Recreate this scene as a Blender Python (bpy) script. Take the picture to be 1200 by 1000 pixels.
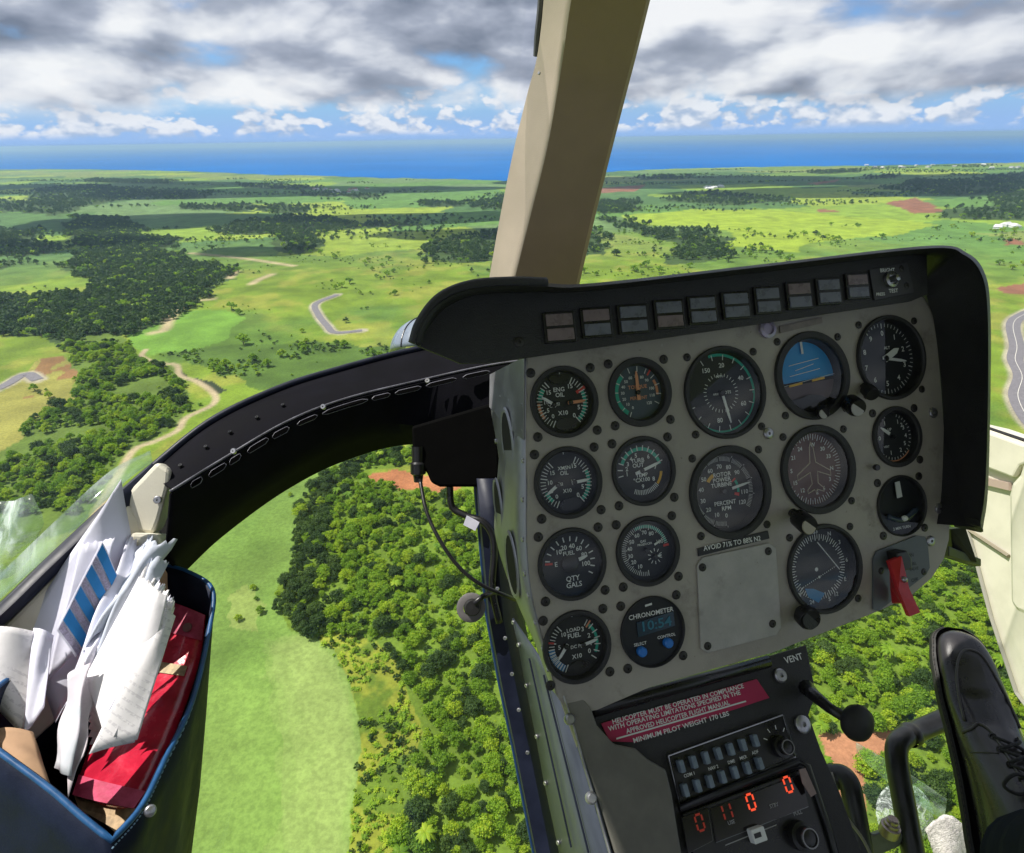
import bpy, bmesh, math, random
import numpy as np
from mathutils import Vector, Matrix

for _o in list(bpy.data.objects):
    bpy.data.objects.remove(_o)
scene = bpy.context.scene
COL = scene.collection
random.seed(7)
rng = np.random.default_rng(11)

# ------------------------------------------------------------------ camera
FPX = 700.0                      # focal length in pixels of the 1200 px wide photograph
ALT = 200.0                      # flying height over the fields
PITCH = math.atan((500 - 163) / FPX)
ROLL = math.radians(0.9)
up_c = np.array([-math.cos(PITCH) * math.sin(ROLL), -math.cos(PITCH) * math.cos(ROLL), -math.sin(PITCH)])
fw_c = np.array([0, 0, 1.0]) - up_c[2] * up_c
fw_c /= np.linalg.norm(fw_c)
rt_c = np.cross(fw_c, up_c)
M = np.array([rt_c, fw_c, up_c])          # cabin axes (right, down, ahead) -> world
EYE = np.array([0, 0, ALT])
cam_d = bpy.data.cameras.new('camera')
cam = bpy.data.objects.new('camera', cam_d)
COL.objects.link(cam)
cam_d.sensor_fit = 'HORIZONTAL'
cam_d.sensor_width = 36
cam_d.lens = 36 * FPX / 1200
cam_d.clip_start = 0.02
cam_d.clip_end = 400000
cx_, cy_, cz_ = M @ np.array([1, 0, 0]), M @ np.array([0, -1, 0]), M @ np.array([0, 0, -1])
cam.matrix_world = Matrix(((cx_[0], cy_[0], cz_[0], 0), (cx_[1], cy_[1], cz_[1], 0), (cx_[2], cy_[2], cz_[2], ALT), (0, 0, 0, 1)))
scene.camera = cam

# ------------------------------------------------------------------ sun
SUN_EL, SUN_AZ = math.radians(58), math.radians(-84)     # azimuth: from straight ahead, negative to the left
sdir = Vector((math.cos(SUN_EL) * math.sin(SUN_AZ), math.cos(SUN_EL) * math.cos(SUN_AZ), math.sin(SUN_EL)))
sd = bpy.data.lights.new('sun', 'SUN')
sd.energy = 4.7
sd.angle = math.radians(0.53)
sd.color = (1.0, 0.95, 0.87)
sun = bpy.data.objects.new('sun', sd)
COL.objects.link(sun)
sun.rotation_euler = (-sdir).to_track_quat('-Z', 'Y').to_euler()
sun.location = (0, 0, 400)

# ------------------------------------------------------------------ sky with clouds
world = bpy.data.worlds.new('World')
scene.world = world
world.use_nodes = True
nt = world.node_tree
nt.nodes.clear()


def N(tree, kind, **kw):
    n = tree.nodes.new(kind)
    for k, v in kw.items():
        setattr(n, k, v)
    return n


def L(tree, a, b):
    tree.links.new(a, b)


def sock(tree, inp, val):
    if isinstance(val, bpy.types.NodeSocket):
        tree.links.new(val, inp)
    else:
        inp.default_value = val


def math_n(tree, op, a, b=0.0, c=None, clamp=False):
    n = N(tree, 'ShaderNodeMath', operation=op, use_clamp=clamp)
    sock(tree, n.inputs[0], a)
    sock(tree, n.inputs[1], b)
    if c is not None:
        sock(tree, n.inputs[2], c)
    return n.outputs[0]


def maprange(tree, v, a, b, c=0.0, d=1.0, smooth=True):
    n = N(tree, 'ShaderNodeMapRange', interpolation_type='SMOOTHSTEP' if smooth else 'LINEAR')
    sock(tree, n.inputs[0], v)
    for i, q in enumerate((a, b, c, d)):
        sock(tree, n.inputs[1 + i], q)
    return n.outputs[0]


def mixc(tree, f, a, b, blend='MIX'):
    n = N(tree, 'ShaderNodeMix', data_type='RGBA', blend_type=blend)
    sock(tree, n.inputs[0], f)
    for s, v in ((n.inputs[6], a), (n.inputs[7], b)):
        if isinstance(v, bpy.types.NodeSocket):
            tree.links.new(v, s)
        else:
            s.default_value = (*v, 1)
    return n.outputs[2]


sky = N(nt, 'ShaderNodeTexSky', sky_type='NISHITA', sun_disc=False)
sky.sun_elevation = SUN_EL
sky.sun_rotation = SUN_AZ
sky.altitude = 200
sky.air_density = 1.0
sky.dust_density = 0.6
sky.ozone_density = 2.0
tc = N(nt, 'ShaderNodeTexCoord')
sep = N(nt, 'ShaderNodeSeparateXYZ')
L(nt, tc.outputs['Generated'], sep.inputs[0])
elev = sep.outputs[2]


def cloud_noise(scale, zst, off, detail=9, rough=0.52, dist=0.15, puff=0.0):
    mp = N(nt, 'ShaderNodeMapping')
    mp.inputs['Scale'].default_value = (scale, scale, scale * zst)
    mp.inputs['Location'].default_value = off
    L(nt, tc.outputs['Generated'], mp.inputs[0])
    nz = N(nt, 'ShaderNodeTexNoise')
    nz.inputs['Scale'].default_value = 1
    nz.inputs['Detail'].default_value = detail
    nz.inputs['Roughness'].default_value = rough
    nz.inputs['Distortion'].default_value = dist
    L(nt, mp.outputs[0], nz.inputs['Vector'])
    if not puff:
        return nz.outputs[0]
    vo = N(nt, 'ShaderNodeTexVoronoi', feature='F1')
    vo.inputs['Scale'].default_value = 2.4
    vo.inputs['Detail'].default_value = 1.5
    vo.inputs['Roughness'].default_value = 0.55
    ds = N(nt, 'ShaderNodeVectorMath', operation='MULTIPLY_ADD')
    n2 = N(nt, 'ShaderNodeTexNoise')
    n2.inputs['Scale'].default_value = 2.0
    n2.inputs['Detail'].default_value = 4
    L(nt, mp.outputs[0], n2.inputs['Vector'])
    L(nt, n2.outputs['Color'], ds.inputs[0])
    ds.inputs[1].default_value = (0.35, 0.35, 0.35)
    L(nt, mp.outputs[0], ds.inputs[2])
    L(nt, ds.outputs[0], vo.inputs['Vector'])
    bil = math_n(nt, 'SUBTRACT', 0.62, vo.outputs['Distance'])
    return math_n(nt, 'ADD', nz.outputs[0], math_n(nt, 'MULTIPLY', bil, puff))


CS, CZ, CO = 3.1, 2.3, (3.1, 0.7, 1.9)
big = cloud_noise(CS, CZ, CO, puff=0.20)
big_up = cloud_noise(CS, CZ, (CO[0] - 0.06, CO[1], CO[2] + 0.22), detail=5, puff=0.20)
low = cloud_noise(15, 1.8, (0.3, 5.1, 2.2), detail=7, rough=0.55, puff=0.30)
low_up = cloud_noise(15, 1.8, (0.3, 5.1, 2.2 + 0.34), detail=4, rough=0.55, puff=0.30)
# coverage: a broken deck above, a row of small cumulus over the horizon
cov = maprange(nt, elev, 0.022, 0.085, 0.02, -0.27)
d_big = maprange(nt, math_n(nt, 'SUBTRACT', big, cov), 0.43, 0.60)
d_big = math_n(nt, 'MULTIPLY', d_big, maprange(nt, elev, 0.022, 0.055))
lit = maprange(nt, math_n(nt, 'SUBTRACT', big, big_up), -0.20, 0.26)
tone = cloud_noise(2.6, 2.2, (7.7, 1.2, 4.1), detail=3)
lit = math_n(nt, 'ADD', lit, maprange(nt, tone, 0.35, 0.65, -0.30, 0.26), clamp=True)
crp = N(nt, 'ShaderNodeValToRGB')
crp.color_ramp.elements[0].color = (0.20, 0.235, 0.31, 1)
crp.color_ramp.elements[1].color = (0.95, 0.96, 0.98, 1)
_e = crp.color_ramp.elements.new(0.42)
_e.color = (0.42, 0.46, 0.56, 1)
_e = crp.color_ramp.elements.new(0.7)
_e.color = (0.72, 0.75, 0.82, 1)
L(nt, lit, crp.inputs[0])
c_big = crp.outputs[0]
band = math_n(nt, 'MULTIPLY', maprange(nt, elev, 0.004, 0.016), maprange(nt, elev, 0.12, 0.06))
d_low = math_n(nt, 'MULTIPLY', maprange(nt, math_n(nt, 'ADD', low, maprange(nt, elev, 0.01, 0.085, 0.17, 0.04)), 0.50, 0.62), band)
lit2 = maprange(nt, math_n(nt, 'SUBTRACT', low, low_up), -0.16, 0.16)
c_low = mixc(nt, lit2, (0.46, 0.56, 0.74), (0.92, 0.93, 0.97))
bg_sky = N(nt, 'ShaderNodeBackground')
# a touch deeper blue than the model gives for this humid sea air
skyc = mixc(nt, 1.0, sky.outputs[0], (0.50, 0.82, 1.22), 'MULTIPLY')
skyc = mixc(nt, maprange(nt, elev, 0.0, 0.085, 0.95, 0.0), skyc, (2.6, 4.2, 7.4))
L(nt, skyc, bg_sky.inputs[0])
bg_sky.inputs[1].default_value = 0.095
bg_low = N(nt, 'ShaderNodeBackground')
L(nt, c_low, bg_low.inputs[0])
bg_low.inputs[1].default_value = 0.76
bg_big = N(nt, 'ShaderNodeBackground')
L(nt, c_big, bg_big.inputs[0])
bg_big.inputs[1].default_value = 0.76
m1 = N(nt, 'ShaderNodeMixShader')
L(nt, math_n(nt, 'MULTIPLY', d_low, 0.85), m1.inputs[0])
L(nt, bg_sky.outputs[0], m1.inputs[1])
L(nt, bg_low.outputs[0], m1.inputs[2])
m2 = N(nt, 'ShaderNodeMixShader')
L(nt, math_n(nt, 'MULTIPLY', d_big, 0.97), m2.inputs[0])
L(nt, m1.outputs[0], m2.inputs[1])
L(nt, bg_big.outputs[0], m2.inputs[2])
world.cycles.sampling_method = 'MANUAL'
world.cycles.sample_map_resolution = 256
wo = N(nt, 'ShaderNodeOutputWorld')
L(nt, m2.outputs[0], wo.inputs[0])

vs = scene.view_settings
vs.view_transform = 'Standard'
vs.look = 'None'
vs.exposure = 0.38
vs.gamma = 1.0
vs.use_curve_mapping = False
scene.render.resolution_x = 1024
scene.render.resolution_y = 853

# ------------------------------------------------------------------ helpers


def cw(p):
    """cabin coordinates (right, down, ahead of the eye, metres) -> world"""
    return M @ np.asarray(p, float) + EYE


def ray(px, py):
    return np.array([(px - 600) / FPX, (py - 500) / FPX, 1.0])


def at(px, py, z):
    return ray(px, py) * z


def ground(px, py, h=0.0):
    d = M @ ray(px, py)
    t = (h - ALT) / d[2]
    return EYE + d * t


def project(P):
    """world points (n,3) -> photograph pixels + depth"""
    c = (np.asarray(P, float) - EYE) @ M
    z = np.where(np.abs(c[:, 2]) < 1e-6, 1e-6, c[:, 2])
    return 600 + FPX * c[:, 0] / z, 500 + FPX * c[:, 1] / z, c[:, 2]


def tag(o, label=None, cat=None, group=None, kind=None):
    if label: o['label'] = label
    if cat: o['category'] = cat
    if group: o['group'] = group
    if kind: o['kind'] = kind
    return o


MATS = {}


def mat(name, color, rough=0.5, metal=0.0, spec=0.5, var=0.0, vscale=40.0, bump=0.0, bscale=300.0, coat=0.0,
        emit=None, estr=0.0, color2=None, sheen=0.0):
    m = bpy.data.materials.new(name)
    m.use_nodes = True
    t = m.node_tree
    b = t.nodes['Principled BSDF']
    b.inputs['Base Color'].default_value = (*color, 1)
    b.inputs['Roughness'].default_value = rough
    b.inputs['Metallic'].default_value = metal
    b.inputs['Specular IOR Level'].default_value = spec
    b.inputs['Coat Weight'].default_value = coat
    b.inputs['Sheen Weight'].default_value = sheen
    if emit:
        b.inputs['Emission Color'].default_value = (*emit, 1)
        b.inputs['Emission Strength'].default_value = estr
    g = N(t, 'ShaderNodeTexCoord')
    if var > 0 or color2:
        nz = N(t, 'ShaderNodeTexNoise')
        nz.inputs['Scale'].default_value = vscale
        nz.inputs['Detail'].default_value = 6
        nz.inputs['Roughness'].default_value = 0.62
        L(t, g.outputs['Object'], nz.inputs['Vector'])
        f = maprange(t, nz.outputs[0], 0.32, 0.68)
        c2 = color2 if color2 else tuple(min(1, c * (1 + var)) for c in color)
        c1 = color if color2 else tuple(c * (1 - var) for c in color)
        L(t, mixc(t, f, c1, c2), b.inputs['Base Color'])
        L(t, maprange(t, nz.outputs[0], 0.2, 0.8, max(0, rough - 0.12), min(1, rough + 0.12)), b.inputs['Roughness'])
    if bump > 0:
        nb = N(t, 'ShaderNodeTexNoise')
        nb.inputs['Scale'].default_value = bscale
        nb.inputs['Detail'].default_value = 4
        L(t, g.outputs['Object'], nb.inputs['Vector'])
        bp = N(t, 'ShaderNodeBump')
        bp.inputs['Strength'].default_value = bump
        bp.inputs['Distance'].default_value = 0.002
        L(t, nb.outputs[0], bp.inputs['Height'])
        L(t, bp.outputs[0], b.inputs['Normal'])
    MATS[name] = m
    return m


def link(name, mesh, parent=None, mats=None, loc=None):
    o = bpy.data.objects.new(name, mesh)
    COL.objects.link(o)
    if mats is not None:
        for m in (mats if isinstance(mats, (list, tuple)) else [mats]):
            mesh.materials.append(m)
    if parent is not None:
        o.parent = parent
    if loc is not None:
        o.location = loc
    return o


def empty(name, loc_w, label=None, cat=None, group=None):
    o = bpy.data.objects.new(name, None)
    COL.objects.link(o)
    o.location = Vector([float(v) for v in loc_w])
    o.empty_display_size = 0.05
    return tag(o, label, cat, group)


class MB:
    """collects verts (cabin coordinates unless world=True) and faces, then links ONE mesh object"""

    def __init__(self, world=False):
        self.v, self.f, self.m = [], [], []
        self.world = world

    def add(self, verts, faces, mi=0):
        b = len(self.v)
        self.v += [np.asarray(p, float) for p in verts]
        self.f += [tuple(i + b for i in q) for q in faces]
        self.m += [mi] * len(faces)
        return self

    def poly(self, pts, mi=0):
        return self.add(pts, [tuple(range(len(pts)))], mi)

    def slab(self, pts, d, mi=0):
        """prism: polygon pts extruded by vector d"""
        n = len(pts)
        d = np.asarray(d, float)
        vs_ = [np.asarray(p, float) for p in pts] + [np.asarray(p, float) + d for p in pts]
        fs = [tuple(range(n)), tuple(range(2 * n - 1, n - 1, -1))]
        fs += [(i, i + n, (i + 1) % n + n, (i + 1) % n) for i in range(n)]
        return self.add(vs_, fs, mi)

    def loft(self, curves, mi=0, closed=False, cap=False):
        k = len(curves[0])
        vs_ = [p for c in curves for p in c]
        fs = []
        for i in range(len(curves) - 1):
            for j in range(k if closed else k - 1):
                a, b = i * k + j, i * k + (j + 1) % k
                fs.append((a, b, b + k, a + k))
        if cap:
            fs.append(tuple(range(k - 1, -1, -1)))
            fs.append(tuple(range((len(curves) - 1) * k, len(curves) * k)))
        return self.add(vs_, fs, mi)

    def box(self, c, a, b, d, mi=0):
        """box about centre c with half-axis vectors a, b, d"""
        c, a, b, d = (np.asarray(q, float) for q in (c, a, b, d))
        vs_ = [c + sa * a + sb * b + sc * d for sa in (-1, 1) for sb in (-1, 1) for sc in (-1, 1)]
        return self.add(vs_, [(0, 1, 3, 2), (4, 6, 7, 5), (0, 4, 5, 1), (2, 3, 7, 6), (0, 2, 6, 4), (1, 5, 7, 3)], mi)

    def tube(self, path, r, seg=10, mi=0, cap=True):
        path = [np.asarray(p, float) for p in path]
        rs = r if isinstance(r, (list, tuple, np.ndarray)) else [r] * len(path)
        rings = []
        ref = None
        for i, p in enumerate(path):
            t = path[min(i + 1, len(path) - 1)] - path[max(i - 1, 0)]
            t = t / (np.linalg.norm(t) + 1e-12)
            if ref is None:
                ref = np.array([1, 0, 0.]) if abs(t[0]) < 0.8 else np.array([0, 1., 0])
            u = ref - t * (ref @ t)
            u /= np.linalg.norm(u) + 1e-12
            ref = u
            w = np.cross(t, u)
            rings.append([p + rs[i] * (u * math.cos(2 * math.pi * k / seg) + w * math.sin(2 * math.pi * k / seg)) for k in range(seg)])
        return self.loft(rings, mi, closed=True, cap=cap)

    def lathe(self, c, ax, prof, seg=24, mi=0, cap=False):
        """profile [(radius, height along ax)]"""
        ax = np.asarray(ax, float) / np.linalg.norm(ax)
        ref = np.array([1, 0, 0.]) if abs(ax[0]) < 0.8 else np.array([0, 1., 0])
        u = ref - ax * (ref @ ax)
        u /= np.linalg.norm(u)
        w = np.cross(ax, u)
        c = np.asarray(c, float)
        rings = [[c + ax * h + r * (u * math.cos(2 * math.pi * k / seg) + w * math.sin(2 * math.pi * k / seg)) for k in range(seg)] for r, h in prof]
        return self.loft(rings, mi, closed=True, cap=cap)

    def build(self, name, mats, parent=None, smooth=None, base=None, bevel=0, solid=0, sub=0):
        V = np.array(self.v)
        if not self.world:
            V = V @ M.T + EYE
        org = np.array(parent_world(parent)) if parent is not None else (V.mean(0) if base is None else np.asarray(base))
        me = bpy.data.meshes.new(name)
        me.from_pydata((V - org).tolist(), [], self.f)
        me.polygons.foreach_set('material_index', self.m)
        bm = bmesh.new()
        bm.from_mesh(me)
        bmesh.ops.recalc_face_normals(bm, faces=bm.faces)
        bm.to_mesh(me)
        bm.free()
        o = link(name, me, parent, mats)
        if parent is None:
            o.location = Vector(org.tolist())
        if smooth is not None:
            me.polygons.foreach_set('use_smooth', [True] * len(me.polygons))
            if smooth < 180:
                me.set_sharp_from_angle(angle=math.radians(smooth))
        if solid:
            md = o.modifiers.new('thickness', 'SOLIDIFY')
            md.thickness = abs(solid)
            md.offset = -1 if solid > 0 else 1
        if bevel:
            md = o.modifiers.new('bevel', 'BEVEL')
            md.width = bevel
            md.segments = 2
            md.limit_method = 'ANGLE'
            md.angle_limit = math.radians(35)
        if sub:
            md = o.modifiers.new('sub', 'SUBSURF')
            md.levels = md.render_levels = sub
        me.update()
        return o


def parent_world(p):
    v = np.zeros(3)
    while p is not None:
        v += np.array(p.location)
        p = p.parent
    return v


def cr(pts, n):
    """Catmull-Rom resampling of a point list to n points"""
    P = np.asarray(pts, float)
    P = np.vstack([2 * P[0] - P[1], P, 2 * P[-1] - P[-2]])
    out = []
    k = len(P) - 3
    for i in range(n):
        s = i / (n - 1) * k
        j = min(int(s), k - 1)
        t = s - j
        a, b, c, d = P[j:j + 4]
        out.append(0.5 * ((2 * b) + (c - a) * t + (2 * a - 5 * b + 4 * c - d) * t * t + (3 * b - a - 3 * c + d) * t ** 3))
    return np.array(out)


def vnoise(x, y, seed=0):
    xi, yi = np.floor(x).astype(np.int64), np.floor(y).astype(np.int64)
    fx, fy = x - xi, y - yi
    fx, fy = fx * fx * (3 - 2 * fx), fy * fy * (3 - 2 * fy)

    def h(a, b):
        q = (a * 374761393 + b * 668265263 + seed * 1442695041) & 0xFFFFFFFF
        q = ((q ^ (q >> 13)) * 1274126177) & 0xFFFFFFFF
        return ((q ^ (q >> 16)) & 0xFFFFFF) / float(0xFFFFFF)
    return (h(xi, yi) * (1 - fx) + h(xi + 1, yi) * fx) * (1 - fy) + (h(xi, yi + 1) * (1 - fx) + h(xi + 1, yi + 1) * fx) * fy


def fbm(x, y, oct_=4, seed=0):
    s, a, t = 0, 1.0, 0
    for i in range(oct_):
        s = s + a * vnoise(x * 2 ** i, y * 2 ** i, seed + i * 17)
        t += a
        a *= 0.5
    return s / t


def inpoly(x, y, poly):
    P = np.asarray(poly, float)
    r = np.zeros(len(x), bool)
    j = len(P) - 1
    for i in range(len(P)):
        xi, yi, xj, yj = P[i, 0], P[i, 1], P[j, 0], P[j, 1]
        c = ((yi > y) != (yj > y)) & (x < (xj - xi) * (y - yi) / (yj - yi + 1e-12) + xi)
        r ^= c
        j = i
    return r


def polydist(x, y, line):
    """distance of points to a polyline"""
    P = np.asarray(line, float)
    best = np.full(len(x), 1e12)
    for i in range(len(P) - 1):
        a, d = P[i], P[i + 1] - P[i]
        t = np.clip(((x - a[0]) * d[0] + (y - a[1]) * d[1]) / (d @ d + 1e-12), 0, 1)
        best = np.minimum(best, np.hypot(x - a[0] - t * d[0], y - a[1] - t * d[1]))
    return best

# ================================================================== THE LAND
def gpoly(pts):
    return np.array([ground(a, b)[:2] for a, b in pts])


COAST_PX = [(-700, 196), (-200, 197), (0, 199), (150, 200), (300, 205), (450, 210), (590, 213), (700, 203), (860, 197), (1040, 195), (1200, 191.5), (1500, 188), (2200, 190)]
coast = gpoly(COAST_PX)
c_az = np.degrees(np.arctan2(coast[:, 0], coast[:, 1]))
c_r = np.hypot(coast[:, 0], coast[:, 1])

# map features, traced on the ground
Z1 = lambda pts: [(a / 2, b / 2 + 180) for a, b in pts]
Z2 = lambda pts: [(a / 2.307 + 680, b / 2.307) for a, b in pts]
Z3 = lambda pts: [(a / 2.174 + 220, b / 2.174 + 540) for a, b in pts]
VALLEY = gpoly(Z1([(180, 150), (300, 160), (340, 200), (420, 205), (390, 235), (440, 255), (545, 275), (545, 300), (500, 310), (480, 340), (420, 370), (410, 400), (330, 420), (290, 430), (200, 430), (150, 450), (90, 440), (40, 440), (-60, 420), (-60, 350), (60, 350), (110, 345), (220, 340), (240, 300), (170, 290), (180, 260), (200, 240), (160, 190)]))
LEFTWOOD = gpoly(Z1([(-80, 180), (60, 180), (100, 215), (130, 240), (60, 250), (-80, 250)]))
LOWWOOD = gpoly(Z1([(140, 465), (200, 430), (290, 430), (330, 480), (420, 520), (450, 590), (430, 640), (300, 715), (270, 770), (200, 900), (-400, 1000), (-300, 840), (0, 740), (60, 650), (150, 600), (200, 560), (180, 510), (200, 480)]))
BAREFIELD = gpoly(Z1([(100, 490), (150, 485), (205, 505), (175, 550), (200, 570), (100, 650), (0, 725), (-200, 800), (-200, 590), (0, 570), (60, 540)]))
LAWN = gpoly(Z1([(300, 430), (400, 380), (530, 375), (575, 395), (520, 450), (450, 470), (350, 482), (310, 450)]))
PATH = gpoly(Z1([(345, 468), (335, 485), (370, 500), (415, 505), (425, 530), (465, 545), (505, 575), (500, 600), (440, 630), (420, 660), (370, 685), (320, 705), (290, 750), (230, 860), (200, 980)]))
ROADR = gpoly(Z1([(792, 338), (742, 360), (747, 385), (768, 412), (788, 428), (850, 423)]))
ROADL = gpoly(Z1([(-160, 620), (0, 560), (62, 527), (92, 540)]))
SCRUB = gpoly(Z1([(380, 478), (460, 468), (560, 460), (700, 450), (800, 455), (900, 462), (960, 480), (960, 560), (760, 560), (600, 570), (540, 545), (500, 515)]))
POND = gpoly(Z1([(420, 510), (450, 535), (500, 545), (540, 565), (510, 574), (470, 552), (430, 535)]))
WOODS = [gpoly(Z1(p)) for p in ([(495, 187), (560, 168), (640, 156), (700, 147), (780, 160), (860, 165), (990, 168), (900, 178), (800, 182), (700, 192), (560, 196)],
        [(645, 195), (700, 188), (755, 195), (750, 225), (700, 242), (655, 235)],
        [(975, 240), (1010, 215), (1080, 205), (1160, 180), (1230, 175), (1230, 250), (1150, 255), (1080, 262), (1000, 250)],
        [(600, 128), (660, 122), (725, 130), (715, 145), (620, 142)],
        [(90, 85), (200, 75), (330, 85), (500, 92), (480, 108), (300, 112), (200, 128), (120, 135), (60, 120)],
        [(-80, 110), (60, 112), (190, 128), (140, 150), (40, 140), (-80, 142)],
        [(420, 128), (600, 120), (590, 140), (430, 136)], [(700, 95), (900, 100), (890, 108), (720, 104)],
        [(980, 115), (1090, 118), (1080, 128), (990, 126)], [(1100, 115), (1230, 100), (1230, 140), (1110, 130)], [(0, 262), (28, 258), (32, 275), (0, 284)],
        [(560, 72), (760, 80), (740, 88), (580, 82)], [(200, 60), (420, 66), (400, 74), (210, 70)])]
WOODS += [gpoly(Z2(p)) for p in ([(20, 575), (60, 590), (150, 610), (240, 632), (330, 627), (390, 640), (405, 662), (370, 720), (230, 720), (270, 665), (180, 643), (90, 612)],
        [(810, 512), (900, 490), (1050, 490), (1100, 480), (1210, 472), (1420, 470), (1420, 610), (1120, 603), (1070, 600), (980, 597), (990, 572), (1110, 560), (1100, 530), (1000, 532), (900, 525)],
        [(220, 547), (330, 520), (430, 530), (580, 541), (560, 550), (420, 558)], [(40, 550), (150, 545), (160, 575), (50, 585)],
        [(0, 640), (60, 620), (60, 690), (0, 700)], [(620, 465), (760, 460), (760, 468), (640, 474)], [(150, 480), (300, 476), (290, 486), (160, 488)],
        [(780, 478), (860, 474), (850, 484), (790, 486)])]
NEARWOOD = gpoly(Z3([(480, -20), (400, 20), (340, 68), (300, 110), (280, 190), (280, 260), (230, 340), (235, 400), (270, 450), (330, 465), (400, 452), (480, 480), (540, 540), (560, 620), (600, 700), (570, 800), (560, 900), (540, 1100), (2300, 1100), (2300, 130), (1300, 110), (900, 100), (660, 98), (560, 86), (470, 66), (440, 40), (700, 10), (700, -30)]))
SOIL1 = gpoly(Z3([(450, 52), (530, 36), (600, 48), (660, 60), (700, 80), (660, 98), (560, 86), (470, 66)]))
SOIL2 = gpoly([(955, 872), (985, 868), (1060, 866), (1075, 880), (1040, 892), (1012, 905), (1010, 960), (1005, 1010), (985, 990), (970, 920)])
BANANA = gpoly(Z3([(330, 465), (400, 452), (480, 480), (540, 540), (560, 620), (600, 700), (570, 800), (560, 900), (540, 1100), (420, 1100), (418, 930), (428, 850), (447, 760), (442, 680), (420, 590), (380, 510)]))
FAIRWAY = gpoly(Z3([(440, 5), (340, 68), (300, 110), (280, 190), (280, 260), (230, 340), (235, 400), (270, 450), (330, 465), (380, 510), (420, 590), (442, 680), (447, 760), (428, 850), (418, 930), (420, 1100), (-600, 1200), (-600, 600), (-100, 280), (60, 220), (200, 100), (330, 20)]))
GREEN = gpoly(Z3([(240, 470), (300, 462), (350, 490), (400, 580), (425, 680), (428, 750), (405, 850), (395, 940), (400, 1100), (260, 1100), (240, 900), (250, 780), (235, 640), (215, 540)]))
DRY = gpoly(Z3([(100, 380), (150, 330), (200, 380), (190, 450), (130, 450)]))
ROADE = gpoly([(1240, 355), (1200, 372), (1186, 384), (1190, 410), (1188, 426), (1196, 446), (1191, 470), (1206, 500), (1230, 520)])
BRIGHT = gpoly(Z2([(110, 592), (300, 570), (520, 573), (700, 588), (900, 603), (980, 615), (860, 640), (700, 655), (560, 690), (400, 670), (390, 632), (330, 622), (180, 618)]))
REDS = [gpoly(Z2(p)) for p in ([(820, 552), (900, 538), (985, 580), (900, 584)], [(55, 512), (175, 503), (150, 522), (50, 526)], [(620, 500), (700, 488), (690, 496), (640, 504)], [(640, 568), (690, 572), (690, 580), (640, 578)], [(1130, 655), (1175, 655), (1170, 668), (1140, 668)])]
REDS += [gpoly([(1175, 340), (1200, 335), (1230, 340), (1230, 350), (1190, 350)])]

az = np.concatenate([np.arange(-180, -62, 3.0), np.arange(-62, 62.01, 0.135), np.arange(65, 180.1, 3.0)])
rc = np.interp(az, c_az, c_r)
rc = rc * (1 + 0.03 * (fbm(az * 0.8 + 50, az * 0 + 3.3, 4, 5) - 0.5) * 2)
dep_near, nrow = math.radians(86), 520
s = np.linspace(0, 1, nrow)
D0 = np.arctan(ALT / rc)
# rows are close together where the land recedes
w_ = 1 - (1 - s) ** 1.5
dep = dep_near * (1 - w_)[:, None] + D0[None, :] * w_[:, None]
R_ = ALT / np.tan(dep)
gx = R_ * np.sin(np.radians(az))[None, :]
gy = R_ * np.cos(np.radians(az))[None, :]
X, Y = gx.ravel(), gy.ravel()
dist = np.hypot(X, Y)


def relief(x, y):
    d = np.hypot(x, y)
    a = np.clip((d - 300) / 900, 0, 1) * 4.0
    h = (fbm(x / 420 + 9, y / 420 + 4, 4, 3) - 0.5) * 2 * a
    edge = np.clip((d - 4300) / 900, 0, 1)
    h = h * (1 - edge)
    return h


Zg = relief(X, Y) + 4.2
Zg[-len(az):] = -2.0                     # the shore dips under the water


def lerpc(c, col, k):
    k = np.clip(k, 0, 1)[:, None]
    return c * (1 - k) + np.array(col)[None, :] * k


# patchwork of cane fields and pasture
wx = X + (fbm(X / 260, Y / 260, 3, 21) - 0.5) * 260
wy = Y + (fbm(X / 260 + 7, Y / 260, 3, 22) - 0.5) * 260
ca, sa = math.cos(0.32), math.sin(0.32)
fu, fv = (wx * ca + wy * sa) / 430, (-wx * sa + wy * ca) / 300
iu, iv = np.floor(fu + 0.5 * np.floor(fv)).astype(int), np.floor(fv).astype(int)
hsh = ((iu * 73856093) ^ (iv * 19349663)) % 1009 / 1009.0
pal = np.array([(0.14, 0.23, 0.04), (0.20, 0.30, 0.035), (0.085, 0.165, 0.045), (0.25, 0.33, 0.04), (0.13, 0.21, 0.07), (0.07, 0.14, 0.04), (0.19, 0.24, 0.06), (0.11, 0.215, 0.045)])
colr = pal[(hsh * len(pal)).astype(int) % len(pal)]
n1 = fbm(X / 170, Y / 170, 5, 31)
n2 = fbm(X / 38, Y / 38, 4, 41)
n3 = fbm(X / 9, Y / 9, 3, 51)
# the golf land in the middle distance is sunny yellow green
mid = np.clip((1500 - dist) / 500, 0, 1)
golf = np.array([(0.155, 0.235, 0.022)]) * (0.7 + 0.6 * n1)[:, None]
golf = lerpc(golf, (0.23, 0.235, 0.04), np.clip((n2 - 0.52) * 5, 0, 0.7))
golf = lerpc(golf, (0.075, 0.15, 0.025), np.clip((n1 - 0.55) * 6, 0, 0.8))
colr = colr * (1 - mid[:, None]) + golf * mid[:, None]
colr *= (0.78 + 0.44 * n2)[:, None]
soft = np.clip(1 - np.abs(dist - 1200) / 5000, 0, 1)


def warp(k, sc, seed):
    return X + (fbm(X / sc, Y / sc, 4, seed) - 0.5) * k, Y + (fbm(X / sc + 31, Y / sc, 4, seed + 1) - 0.5) * k


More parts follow.
